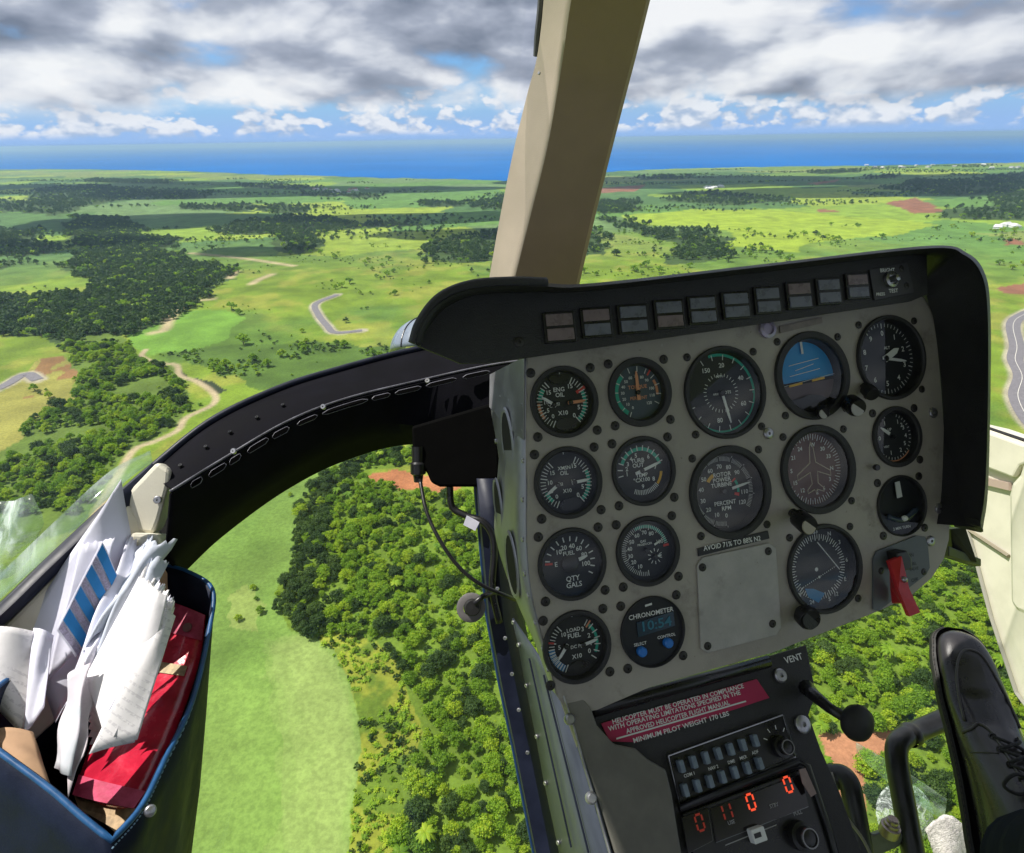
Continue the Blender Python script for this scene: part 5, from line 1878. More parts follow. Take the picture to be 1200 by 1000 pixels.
axs = np.array([.15, -.1, -1.])
k = MB(); k.lathe(at(552, 712, .68), axs, [(.0165, 0), (.0165, .002), (.0145, .003), (.009, .003), (.009, 0)], 26)
k.build('washer', mat('grey_washer', (.16, .15, .15), .6, var=.15, vscale=60), kn, smooth=40)
k = MB(); k.lathe(at(553, 711, .68), axs, [(.0095, 0), (.0095, .006), (.008, .009), (.0001, .0095)], 20)
k.build('rubber_button', rubber, kn, smooth=40)
k = MB(); k.tube([at(555, 708, .672), at(566, 699, .68), at(580, 694, .69)], .0032, 8)
k.build('stem', gloss, kn, smooth=180)

# ------------------------------------------------------------------ centre windscreen post
cp = empty('windscreen_post', cw(at(625, 340, .82)), 'beige trimmed windscreen post rising behind the instrument hood', 'post')
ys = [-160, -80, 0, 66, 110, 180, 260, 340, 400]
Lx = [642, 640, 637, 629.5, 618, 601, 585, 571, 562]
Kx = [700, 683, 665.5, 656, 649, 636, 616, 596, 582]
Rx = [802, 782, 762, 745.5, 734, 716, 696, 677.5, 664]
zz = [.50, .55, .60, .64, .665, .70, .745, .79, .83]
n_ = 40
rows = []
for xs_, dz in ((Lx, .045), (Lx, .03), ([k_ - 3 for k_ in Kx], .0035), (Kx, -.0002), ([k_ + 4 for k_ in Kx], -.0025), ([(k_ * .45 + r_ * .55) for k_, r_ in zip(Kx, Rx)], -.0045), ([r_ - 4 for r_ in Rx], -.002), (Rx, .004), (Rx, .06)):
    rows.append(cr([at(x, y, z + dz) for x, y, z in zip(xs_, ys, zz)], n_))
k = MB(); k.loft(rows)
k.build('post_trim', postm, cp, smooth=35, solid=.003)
k = MB(); k.loft([[p + np.array([0, 0, -.0006]) for p in r_] for r_ in rows[4:8]])  # darker sheet over the face, painting its shaded side into the colour
k.build('face_shade', mat('post_face_shade', (.33, .225, .165), .6, var=.06, vscale=12, bump=.2, bscale=1000), cp, smooth=35)
k = MB(); k.tube(cr([at(639, -160, .555), at(637, -80, .60), at(634, 0, .638), at(630, 40, .66), at(628.5, 66, .675)], 14), .0035, 6)
k.build('edge_seal', mat('grey_seal', (.10, .10, .11), .5), cp)
screw(at(632, 86, .655), .0018, steel, cp, ax=(-.7, 0, -.7))

# ------------------------------------------------------------------ windscreen panes and chin windows (thin clear perspex)
Lb = [(-260, 930, .45), (-60, 757, .50), (60, 652, .555), (180, 545, .625), (330, 450, .705), (480, 405, .765), (575, 395, .80)]
Lt = [(-700, 250, .50), (-420, 60, .50), (-160, -60, .52), (80, -110, .55), (300, -130, .58), (480, -130, .60), (634, -150, .62)]
bl, tl = cr([at(*q) for q in Lb], 30), cr([at(*q) for q in Lt], 30)
rows = []
for f in np.linspace(0, 1, 16):
    bul = math.sin(math.pi * f) * .10
    rows.append([a * (1 - f) + b_ * f + (a * (1 - f) + b_ * f) / np.linalg.norm(a * (1 - f) + b_ * f) * bul * math.sin(math.pi * min(1, j / 29 + .15)) for j, (a, b_) in enumerate(zip(bl, tl))])
ws = MB(); ws.loft(rows)
tag(ws.build('windscreen', screen, smooth=180), 'large clear bulged windscreen pane left of the beige post', 'windscreen')
Rb = [(665, 400, .84), (760, 380, .86), (900, 360, .88), (1080, 350, .88), (1230, 420, .84)]
Rt = [(790, -150, .62), (900, -150, .64), (1050, -150, .65), (1250, -130, .65), (1500, -60, .62)]
bl, tl = cr([at(*q) for q in Rb], 24), cr([at(*q) for q in Rt], 24)
rows = [[(a * (1 - f) + b_ * f) * (1 + .12 * math.sin(math.pi * f)) for a, b_ in zip(bl, tl)] for f in np.linspace(0, 1, 14)]
ws = MB(); ws.loft(rows)
tag(ws.build('windscreen', screen, smooth=180), 'large clear bulged windscreen pane right of the beige post', 'windscreen')
# perspex flange of the left pane, seen along the frame
fa = cr([at(-60, 752, .515), at(0, 700, .535), at(60, 645, .565), at(120, 588, .595), at(150, 560, .615), at(178, 540, .635)], 24)
fb = cr([at(-60, 725, .535), at(0, 672, .555), at(60, 615, .585), at(110, 568, .61), at(140, 545, .63), at(176, 528, .65)], 24)
k = MB(); k.loft([fa, fb])
tag(k.build('perspex_flange', edgeglass, smooth=180, solid=.002), 'milky perspex rim along the left edge of the windscreen', 'window rim')
# chin windows
cl = [[at(250, 700, .70), at(330, 590, .74), at(480, 535, .79), at(565, 560, .77)], [at(200, 850, .80), at(300, 760, .88), at(460, 700, .92), at(585, 720, .80)], [at(180, 1100, .72), at(300, 1060, .80), at(480, 1040, .82), at(640, 1060, .70)]]
k = MB(); k.loft([cr(r_, 16) for r_ in cl])
tag(k.build('chin_window', screen, smooth=180), 'clear chin window below the arched nose frame showing turf and trees', 'window')
cl = [[at(930, 745, .95), at(1040, 700, .98), at(1140, 640, .98)], [at(960, 900, 1.08), at(1080, 850, 1.14), at(1210, 800, 1.08)], [at(990, 1100, .95), at(1120, 1080, 1.0), at(1280, 1050, .95)]]
k = MB(); k.loft([cr(r_, 16) for r_ in cl])
tag(k.build('chin_window', screen, smooth=180), 'clear chin window between the pedestal and the cream door', 'window')
k = MB()
ea, eb = cr([at(1003, 872, .93), at(1060, 905, .93), at(1110, 938, .93)], 14), cr([at(1004, 884, .95), at(1052, 926, .95), at(1106, 962, .95)], 14)
k.loft([ea, eb])
k2_ = k.build('perspex_joint', edgeglass, smooth=180, solid=.003)
tag(k2_, 'pale green perspex joint crossing behind the pedal arm', 'window rim')
k = MB(); k.lathe(at(1062, 955, .95), (0, -.2, -1), [(.0001, .006), (.02, .005), (.036, .002), (.046, -.004)], 24)
tag(k.build('crazed_patch', scratched, smooth=180), 'crazed whitish patch of perspex behind the pedal', 'window patch')
fr_ = np.random.default_rng(3)
fg = []
for i in range(16):
    v = i / 15
    fg.append([at(1086 + 48 * u + 14 * (1 - v) * (1 - u), 1000 - 44 * v * math.sin(.6 + 1.9 * u) + 20 * (1 - v), .935 - .02 * math.sin(math.pi * u) * (1 - v)) + fr_.normal(size=3) * .0006 for u in np.linspace(0, 1, 16)])
k = MB(); k.loft(fg)
tag(k.build('fleece_pad', foam, smooth=60, solid=.004), 'whitish fleece pad low behind the boot', 'pad')

# ------------------------------------------------------------------ nose fairing seen outside
nfair = empty('nose_fairing', cw(at(485, 395, 1.0)), 'grey rounded fairing on the nose outside the windscreen', 'fairing')
k = MB()
fc = at(506, 414, 1.0)
sec = [[fc + np.array([-.068 * math.cos(e_) * math.cos(t_), -.060 * math.sin(e_), -.09 * math.cos(e_) * math.sin(t_)]) for t_ in np.linspace(-.6, math.pi + .6, 26)] for e_ in np.linspace(0, math.pi / 2, 14)]
k.loft(sec)
k.build('fairing_shell', mat('blue_grey_paint', (.20, .24, .31), .3, var=.06, coat=.5), nfair, smooth=180, solid=.002)
k = MB(); k.tube([fc + np.array([-.0685 * math.cos(e_) * .55, -.0605 * math.sin(e_), -.0905 * math.cos(e_) * .835]) for e_ in np.linspace(0, 1.5, 14)], .0010, 5)
k.build('seam', gloss, nfair)
screw(at(502, 371, .985), .004, steel, nfair, ax=(0, -1, -.5))

# ------------------------------------------------------------------ left door sill and trim
dl = empty('door_sill', cw(at(110, 660, .58)), 'cream door sill and corner trim behind the papers', 'sill')
k = MB(); k.slab([at(147, 580, .592), at(184, 541, .592), at(199, 551, .592), at(198, 568, .592), at(187, 609, .592), at(180, 627, .592), at(154, 624, .592)], (-.02, .004, .05))
k2 = MB(); k2.slab([at(172, 610, .66), at(206, 566, .66), at(222, 650, .66), at(216, 676, .66), at(186, 700, .66)], (-.01, 0, .02))
k2.build('post_liner', black, dl)
k.build('corner_trim', cream, dl, bevel=.004)
screw(at(185, 586, .5905), .004, steel, dl, ax=(.2, -.1, -1), head=.002)
k = MB(); k.slab([at(-60, 800, .50), at(0, 738, .52), at(70, 668, .55), at(150, 590, .59), at(182, 625, .60), at(188, 645, .60), at(150, 720, .585), at(60, 850, .53), at(-60, 960, .48)], (-.03, .01, .06))
k.build('sill_panel', cream, dl, bevel=.004)
k = MB(); k.slab([at(152, 624, .578), at(184, 625, .582), at(189, 640, .582), at(186, 652, .582), at(150, 650, .578)], (-.01, .01, .05))
k.build('sill_block', cream, dl, bevel=.004)

# ------------------------------------------------------------------ map pouch
po = empty('map_pouch', cw(at(120, 1000, .45)), 'navy vinyl map pouch with bright blue piping stuffed with papers', 'pouch')
rim_r = [(188, 661, .622), (222, 671, .612), (249, 691, .60), (246, 735, .575), (226, 820, .515), (192, 893, .46), (166, 945, .425), (131, 985, .40)]
rim_f = [(131, 985, .40), (98, 959, .405), (60, 926, .412), (10, 889, .42), (-50, 845, .43)]
rim_b = [(-50, 845, .43), (40, 770, .52), (120, 700, .59), (188, 661, .622)]
loop = np.vstack([cr([at(*q) for q in rim_r], 36)[:-1], cr([at(*q) for q in rim_f], 14)[:-1], cr([at(*q) for q in rim_b], 12)[:-1]])
ctr = loop.mean(0)
dwn = np.array([-.035, .24, .035])
levels = []
for f, sc in ((0, 1), (.12, 1.02), (.35, 1.03), (.7, 1.0), (1.0, .92)):
    levels.append([ctr + (p - ctr) * sc + dwn * f + np.array([.004 * math.sin(j * .9) * f, 0, 0]) for j, p in enumerate(loop)])
k = MB(); k.loft(levels, closed=True); k.add(levels[-1], [tuple(range(len(loop)))])
k.build('pouch_body', navy, po, smooth=60, solid=.003)
k = MB(); k.tube(list(loop) + [loop[0]], .0022, 8)
k.build('piping', piping, po, smooth=180)
st_ = MB()
for j in range(0, 35):
    a_, b_ = loop[j], loop[j + 1]
    for f in (.15, .65):
        p = a_ * (1 - f) + b_ * f + np.array([.001, .0045, -.002])
        q = a_ * (1 - f - .25) + b_ * (f + .25) + np.array([.001, .0045, -.002])
        st_.tube([p, q], .0006, 4)
st_.build('stitching', mat('pale_thread', (.25, .40, .55), .8), po)
k = MB(); k.lathe(at(176, 950, .424), (.6, -.3, -.8), [(.004, 0), (.004, .002), (.003, .003), (.0001, .003)], 16)
k.build('press_stud', steel, po, smooth=60)

# red binder in the pouch
bi = empty('red_binder', cw(at(170, 830, .54)), 'worn red vinyl binder lying in the navy pouch', 'binder')
le = cr([at(195, 704, .63), at(160, 770, .595), at(120, 840, .54), at(98, 895, .50), at(86, 931, .475)], 24)
ri = cr([at(241, 721, .606), at(232, 780, .575), at(208, 850, .525), at(179, 914, .48), at(158, 947, .458)], 24)
rows = []
for f in np.linspace(0, 1, 9):
    rows.append([a * (1 - f) + b_ * f + np.array([0, -.004, -.006]) * math.sin(math.pi * f) for a, b_ in zip(le, ri)])
k = MB(); k.loft(rows)
k.build('cover', redbind, bi, smooth=180, solid=.004)


def band(i0, i1, m, name, f0=0, f1=9, lift=.0015):
    k = MB(); k.loft([[p + np.array([0, -.3, -.9]) * lift for p in r_[i0:i1]] for r_ in rows[f0:f1]])
    return k.build(name, m, bi, smooth=180)


band(0, 4, pinkbind, 'top_band')
band(19, 24, pinkbind, 'bottom_band')
band(6, 8, mat('yellowed_label', (.50, .40, .24), .7, var=.3, vscale=200), 'label_strip', 4, 8)
k = MB(); k.lathe(rows[6][2] + np.array([0, -.001, -.003]), (0, -.3, -.9), [(.0045, 0), (.0045, .0012), (.0025, .002), (.0001, .002)], 14)
k.build('stud', mat('dull_stud', (.25, .15, .14), .5, metal=.4), bi, smooth=60)
k = MB(); k.slab([at(86, 930, .474), at(158, 947, .457), at(160, 962, .452), at(140, 975, .448), at(92, 948, .468)], (0, .03, .02))
k.build('page_block', mat('aged_pages', (.42, .30, .18), .8, var=.3, vscale=150), bi)


# papers
def sheet(name, corners, m, label, cat='paper', bend=.006, ripple=.002, seed=0, th=.0008, wave=1.0, torn=0.0, ink=None):
    r = np.random.default_rng(seed)
    TL, TR, BR_, BL_ = [at(*q) for q in corners]
    nrm = np.cross(TR - TL, BL_ - TL)
    nrm /= np.linalg.norm(nrm)
    if nrm[2] > 0: nrm = -nrm
    n, mm = 15, 13
    ph = r.uniform(0, 6, 4)
    jag = r.normal(size=n) * torn
    P = []
    for i in range(mm):
        v = i / (mm - 1)
        row = []
        for j in range(n):
            u = j / (n - 1)
            p = (TL * (1 - u) + TR * u) * (1 - v) + (BL_ * (1 - u) + BR_ * u) * v
            p = p + nrm * (bend * math.sin(math.pi * u) * (1 - .5 * v) * wave + ripple * math.sin(ph[0] + 5 * u + 3 * v) + ripple * .7 * math.sin(ph[1] + 9 * v - 4 * u))
            if i == 0: p = p + (TL - BL_) / np.linalg.norm(TL - BL_) * jag[j]
            row.append(p)
        P.append(row)
    k = MB(); k.loft(P)
    o = k.build(name, m, smooth=180, solid=th)
    tag(o, label, cat)
    if ink:
        for u0, u1, v0, v1, im in ink:
            q = []
            for v in np.linspace(v0, v1, 7):
                i = v * (mm - 1); i0 = min(int(i), mm - 2); fi = i - i0
                rw = []
                for u in np.linspace(u0, u1, 4):
                    j = u * (n - 1); j0 = min(int(j), n - 2); fj = j - j0
                    p = (np.array(P[i0][j0]) * (1 - fj) + np.array(P[i0][j0 + 1]) * fj) * (1 - fi) + (np.array(P[i0 + 1][j0]) * (1 - fj) + np.array(P[i0 + 1][j0 + 1]) * fj) * fi
                    rw.append(p + nrm * .0012)
                q.append(rw)
            kk = MB(); kk.loft(q)
            kk.build('printed_bar', im, o)
    return o


bars = []
for i in range(4):
    v0 = .02 + i * .245
    bars.append((.04, .97, v0, v0 + .13, inkblue))
    bars.append((.04, .97, v0 + .15, v0 + .225, inkgrey))
sheet('paper_sheet', [(142, 562, .565), (156, 650, .585), (66, 850, .51), (28, 735, .535)], paper_l, 'tall lilac tinted sheet with its corner pointing up above the pouch', bend=.004, seed=1)
sheet('paper_sheet', [(96, 640, .552), (134, 630, .56), (112, 745, .54), (52, 800, .515)], paper_l, 'torn lilac sheet standing behind the striped strip', bend=.003, torn=.0015, seed=2)
sheet('striped_sheet', [(119, 634, .545), (138, 674, .552), (90, 772, .515), (66, 738, .51)], paper_l, 'paper strip printed with bright blue and grey bars', bend=.001, ripple=.0006, seed=3, ink=bars)
sheet('paper_sheet', [(-20, 735, .50), (50, 742, .515), (28, 863, .475), (-20, 812, .48)], paper_p, 'folded white sheet with a pointed lower corner at the sill', bend=.008, seed=4)
sheet('paper_sheet', [(40, 735, .512), (62, 745, .515), (52, 830, .48), (28, 863, .472)], paper_l, 'narrow folded white flap hanging beside the pointed sheet', bend=.003, seed=41)
sheet('paper_stack', [(168, 636, .585), (190, 640, .585), (118, 800, .50), (74, 870, .475)], paper_g, 'grey blue document bundle with ragged top edge', bend=.010, torn=.003, th=.004, seed=5)
sheet('paper_sheet', [(160, 646, .575), (206, 638, .585), (140, 730, .535), (92, 770, .505)], paper_g, 'curled grey sheet with a pointed corner beside the cream block', bend=.012, ripple=.004, torn=.004, seed=6)
sheet('paper_sheet', [(108, 745, .52), (140, 700, .545), (100, 800, .49), (64, 846, .475)], paper_l, 'crumpled lilac sheet edge below the striped strip', bend=.006, ripple=.004, torn=.003, seed=61)
for i in range(11):
    f = i / 10
    sheet('paper_sheet', [(163 + 18 * f, 676 + 14 * f, .548 - .0036 * i), (176 + 20 * f, 684 + 16 * f, .546 - .0036 * i), (124 + 34 * f, 868 + 2 * f, .452 + .0018 * i), (101 + 4 * f, 790 + 92 * f, .482 - .0024 * i)], paper,
          'white page in the fanned bundle between the grey documents and the red binder', bend=.002 + .002 * math.sin(i * 2.1), ripple=.0005, torn=.0007, th=.0004, seed=20 + i)['group'] = 'pages of the fanned bundle'
sheet('paper_sheet', [(188, 712, .512), (206, 722, .515), (161, 867, .455), (104, 884, .438)], paper_p, 'front white page of the bundle leaning over the red binder', bend=.003, ripple=.0006, th=.0004, seed=9)
sheet('paper_sheet', [(100, 776, .478), (110, 800, .482), (100, 885, .44), (80, 935, .425)], mat('pinkish_page', (.62, .56, .60), .8, var=.12, vscale=60), 'pinkish printed page curling forward in the pouch', bend=.006, ripple=.002, seed=10)
sheet('paper_sheet', [(86, 800, .475), (103, 776, .477), (88, 910, .43), (60, 900, .438)], mat('map_page', (.50, .54, .58), .8, color2=(.66, .60, .66), vscale=40), 'pale coloured chart page at the near end of the pouch', bend=.006, ripple=.002, seed=11)
sheet('envelope', [(-20, 868, .458), (40, 860, .46), (60, 922, .435), (-20, 905, .43)], kraft, 'brown kraft envelope at the near corner of the pouch', 'envelope', bend=.012, seed=12)
sheet('envelope', [(178, 650, .598), (196, 672, .598), (198, 706, .59), (172, 716, .575)], kraft, 'brown kraft envelope end beside the red binder top', 'envelope', bend=.004, seed=13)

# loose thin leaves between the bundles
xr = np.random.default_rng(91)
for i in range(9):
    f = i / 8
    dx, dy = xr.uniform(-4, 4, 2)
    sheet('paper_sheet', [(176 + 22 * f + dx, 672 + 34 * f + dy, .560 - .035 * f), (184 + 22 * f + dx, 678 + 36 * f + dy, .560 - .035 * f), (118 + 42 * f, 800 + 60 * f, .500 - .04 * f), (98 + 34 * f, 760 + 105 * f, .508 - .06 * f)], (paper_l, paper, paper_p)[i % 3],
          'thin loose leaf sticking out of the fanned bundle', bend=xr.uniform(-.004, .005), ripple=.0012, torn=.0012, th=.0003, seed=200 + i)['group'] = 'loose leaves of the bundle'
for i in range(4):
    sheet('paper_sheet', [(150 + 9 * i, 640 + 6 * i, .578 - .004 * i), (166 + 10 * i, 636 + 8 * i, .58 - .004 * i), (108 + 8 * i, 790 + 8 * i, .502 - .004 * i), (80 + 8 * i, 800 + 12 * i, .49 - .004 * i)], [paper_l, paper_g, paper_p, paper_g][i],
          'crumpled leaf standing between the striped strip and the white pages', bend=.006, ripple=.003, torn=.0025, th=.0004, seed=230 + i)['group'] = 'crumpled leaves by the striped strip'

# added milky sheet beyond the pane, imitating a reflection in the windscreen
k = MB()
r_ = np.random.default_rng(5)
g_ = []
for i in range(12):
    v = i / 11
    row = []
    for j in range(12):
        u = j / 11
        base = at(-30 + 78 * u * (1 - .25 * abs(v - .45)), 578 + 105 * v - 30 * u * v + 10 * math.sin(u * 3), .66 + .02 * math.sin(4 * u + 3 * v))
        row.append(base + r_.normal(size=3) * .0005 + np.array([0, 0, -.004]) * math.sin(9 * u + 5 * v))
    g_.append(row)
k.loft(g_)
tag(k.build('reflection_sheet', glassmat('milky_reflection', (.88, .95, .90), .8, .25, scratch=.62, nsc=7), smooth=60, solid=.001), 'milky sheet imitating a reflection in the windscreen above the sill', 'imitated reflection')

# ------------------------------------------------------------------ right door
def atx(px, py, x0):
    return at(px, py, x0 * FPX / (px - 600))


dr = empty('door', cw(at(1190, 640, 1.18)), 'cream right hand door with armrest beside the instrument hood', 'door')
k = MB(); k.slab([atx(1120, 494, 1.0), atx(1158, 503, 1.0), atx(1200, 518, 1.0), atx(1300, 550, 1.0), atx(1300, 905, 1.0), atx(1206, 832, 1.0), atx(1191, 812, 1.0), atx(1161, 722, 1.0), atx(1137, 632, 1.0), atx(1120, 590, 1.0)], (.05, 0, 0))
k.build('door_panel', cream, dr, bevel=.006)
k = MB(); k.slab([atx(1180.5, 580, .93), atx(1184, 566, .93), atx(1193, 556, .93), atx(1198, 540, .93), atx(1300, 548, .93), atx(1300, 760, .93), atx(1206, 724, .93), atx(1190, 717, .93), atx(1182, 706, .93)], (.066, 0, 0))
k.build('armrest', cream, dr, bevel=.010)
k = MB(); k.slab([atx(1125, 536, .985), atx(1158, 549, .985), atx(1186, 560, .985), atx(1194, 546, .985), atx(1260, 520, .985), atx(1260, 534, .985), atx(1200, 522, .985), atx(1158, 507, .985), atx(1125, 498, .985)], (.013, 0, 0))
k.build('window_ledge', cream, dr, bevel=.004)
k = MB(); k.slab([atx(1120, 552, .992), atx(1182, 566, .992), atx(1182, 575, .992), atx(1120, 560, .992)], (.006, 0, 0))
k.build('trim_strip', mat('dusty_pink_trim', (.42, .32, .27), .6), dr)
k = MB(); k.tube([atx(1136, 622, .996), atx(1182, 652, .996)], .004, 6)
k.build('seam', mat('seam_shadow', (.25, .22, .16), .8), dr)
k = MB(); k.tube([atx(1124, 600, .994), atx(1137, 632, .994), atx(1161, 722, .994), atx(1191, 812, .994), atx(1206, 832, .994), atx(1300, 905, .994)], .004, 6)
k.build('edge_piping', mat('grey_edge', (.30, .29, .25), .6), dr)
k = MB(); k.tube([atx(1100, 489, 1.005), atx(1158, 502, 1.005), atx(1200, 516, 1.005), atx(1300, 548, 1.005)], .0035, 6)
k.build('window_seal', rubber, dr)

# ------------------------------------------------------------------ pedals
pe = empty('rudder_pedal', cw(at(1070, 1010, .74)), 'black bent tube rudder pedal under the shoe', 'pedal')
k = MB(); k.tube(cr([at(1130, 832, .82), at(1100, 846, .81), at(1075, 857, .80), at(1060, 864, .785), at(1051, 876, .775), at(1052, 900, .765), at(1060, 945, .75), at(1072, 1010, .73), at(1085, 1080, .71)], 60), .0132, 16)
k.build('pedal_tube', tubepaint, pe, smooth=180)
k = MB(); k.lathe(at(1066, 862, .79), at(1098, 846, .81) - at(1066, 862, .79), [(.0145, -.004), (.0158, 0), (.0158, .004), (.0145, .008)], 20)
k.build('collar', tubepaint, pe, smooth=40)
pe2 = empty('rudder_pedal', cw(at(1000, 1010, .72)), 'black curved pedal arm close beside the radio pedestal', 'pedal')
k = MB(); k.tube(cr([at(955, 925, .76), at(970, 913, .755), at(984, 908, .75), at(995, 918, .74), at(1001, 945, .73), at(1008, 985, .72), at(1020, 1050, .70)], 50), .0125, 16)
k.build('pedal_tube', tubepaint, pe2, smooth=180)
k = MB(); k.lathe(at(975, 911, .755), at(990, 906, .75) - at(970, 914, .758), [(.0135, -.003), (.0150, 0), (.0150, .006), (.0135, .009)], 20)
k.build('collar', tubepaint, pe2, smooth=40)
br = empty('pedal_bracket', cw(at(1040, 990, .73)), 'grey metal bracket with bolt between the pedal arms', 'bracket')
k = MB(); k.slab([at(1008, 968, .735), at(1024, 978, .735), at(1038, 973, .735), at(1052, 972, .735), at(1060, 980, .735), at(1055, 992, .735), at(1030, 1003, .735), at(1008, 1010, .735)], (0, .006, .012))
k.build('bracket_arm', mat('grey_casting', (.16, .165, .18), .45, metal=.3, var=.2, vscale=40), br, bevel=.002)
k = MB(); k.lathe(at(1044, 968, .725), (.1, -.95, -.3), [(.011, -.012), (.011, .0), (.0085, .001), (.0085, .005), (.0065, .006), (.0065, .010), (.005, .0115), (.0001, .0115)], 14)
k.build('bolt', mat('bolt_steel', (.40, .33, .30), .4, metal=.8), br, smooth=35)
for i_, q in enumerate((0, 1)):
    k = MB(); k.tube(cr([at(968 + 6 * q, 905, .72), at(980 + 8 * q, 950, .70), at(1000 + 12 * q, 985, .69), at(1014 + 14 * q, 1020, .68)], 20), .0018, 6)
    tag(k.build('cable', [gloss, mat('clear_tube', (.22, .21, .18), .3)][i_], smooth=180), ['black wire running down the right side of the pedestal', 'grey tube running down the right side of the pedestal'][i_], 'cable')

# ------------------------------------------------------------------ pilot's foot
pr = empty('person', cw(at(1170, 1010, .70)), 'person in navy trousers with a black lace-up shoe on the pedal', 'person')
toe = at(1117, 742, .80)
heel_dir = at(1168, 965, .685) - toe
fa_ = heel_dir / np.linalg.norm(heel_dir)
vv = -(toe + fa_ * .1); vv /= np.linalg.norm(vv)
vp = vv - fa_ * (vv @ fa_); vp /= np.linalg.norm(vp)
sv = np.cross(fa_, vp)
if sv[0] < 0: sv = -sv
tw = math.radians(26)
fd = vp * math.cos(tw) + sv * math.sin(tw)            # instep side of the shoe
fs = np.cross(fa_, fd)
if fs[0] < 0: fs = -fs
prof_ = [(0.000, .012, .016), (.006, .026, .026), (.016, .036, .034), (.034, .044, .040), (.058, .049, .044), (.085, .051, .049), (.112, .049, .058), (.138, .046, .071), (.162, .043, .086), (.186, .041, .098), (.212, .040, .106), (.240, .040, .110), (.270, .036, .106), (.292, .018, .095)]
PT = cr([np.array(p) for p in prof_], 52)
_k = np.interp(PT[:, 0], [0, .06, .12, .2, .3], [.72, .66, .70, .86, .95])
PT[:, 1] *= _k
PT[:, 2] *= _k


def shoe_ring(t, w, h, n=36, z0=0.0):
    ring = []
    for q in range(n):
        a_ = 2 * math.pi * q / n
        x, y = math.cos(a_), math.sin(a_)
        xx = np.sign(x) * abs(x) ** .8 * w
        yy = h * (.5 + .5 * (np.sign(y) * abs(y) ** (.8 if y > 0 else .4)))
        if y > 0: xx *= 1 - .34 * (yy / h - .5) * 2 * min(1, h / .07)
        ring.append(toe + fa_ * t + fs * (xx + .006 * math.sin(t * 9)) + fd * (z0 + yy))
    return ring


rings = []
for t_, w, h in PT:
    crease = 0.0
    for c0 in (.088, .100, .114):
        crease += .0040 * math.exp(-((t_ - c0) / .0032) ** 2)
    R0 = shoe_ring(t_, w, h)
    if crease:
        R0 = [p - fd * crease * max(0, math.sin(2 * math.pi * q / 36)) * (.6 + .4 * math.sin(q * 1.3)) for q, p in enumerate(R0)]
    rings.append(R0)
k = MB(); k.loft(rings, closed=True, cap=True)
shoe = k.build('shoe', leather, pr, smooth=180)


def sole_ring(grow, d0):
    left, right = [], []
    for t_, w, h in PT:
        c = toe + fa_ * (t_ - (.005 if t_ < .02 else 0)) + fs * (.006 * math.sin(t_ * 9)) + fd * d0
        left.append(c - fs * (w + grow)); right.append(c + fs * (w + grow))
    return left + right[::-1]


k = MB(); k.loft([sole_ring(.001, .006), sole_ring(.005, .004), sole_ring(.0055, -.002), sole_ring(.004, -.003), sole_ring(.0035, -.008), sole_ring(.001, -.010)], closed=True)
k.add(sole_ring(.001, -.010), [tuple(range(104))])
k.build('sole', rubber, shoe, smooth=50)
w_st = sole_ring(.0045, .0062)
k = MB()
for j in range(0, 50, 1):
    a_, b_ = w_st[j], w_st[j + 1]
    k.tube([a_ * .8 + b_ * .2, a_ * .2 + b_ * .8], .0006, 4)
k.build('welt_stitch', mat('brown_thread', (.045, .038, .032), .8), shoe)


def on_shoe(t, ang, lift=.0005):
    w = np.interp(t, PT[:, 0], PT[:, 1]); h = np.interp(t, PT[:, 0], PT[:, 2])
    R0 = shoe_ring(t, w, h, 72)
    i = ang / 360 * 72
    j = int(i) % 72
    p = R0[j] * (1 - (i % 1)) + R0[(j + 1) % 72] * (i % 1)
    c = toe + fa_ * t + fd * h * .5
    nn = p - c; nn /= np.linalg.norm(nn)
    return p + nn * lift


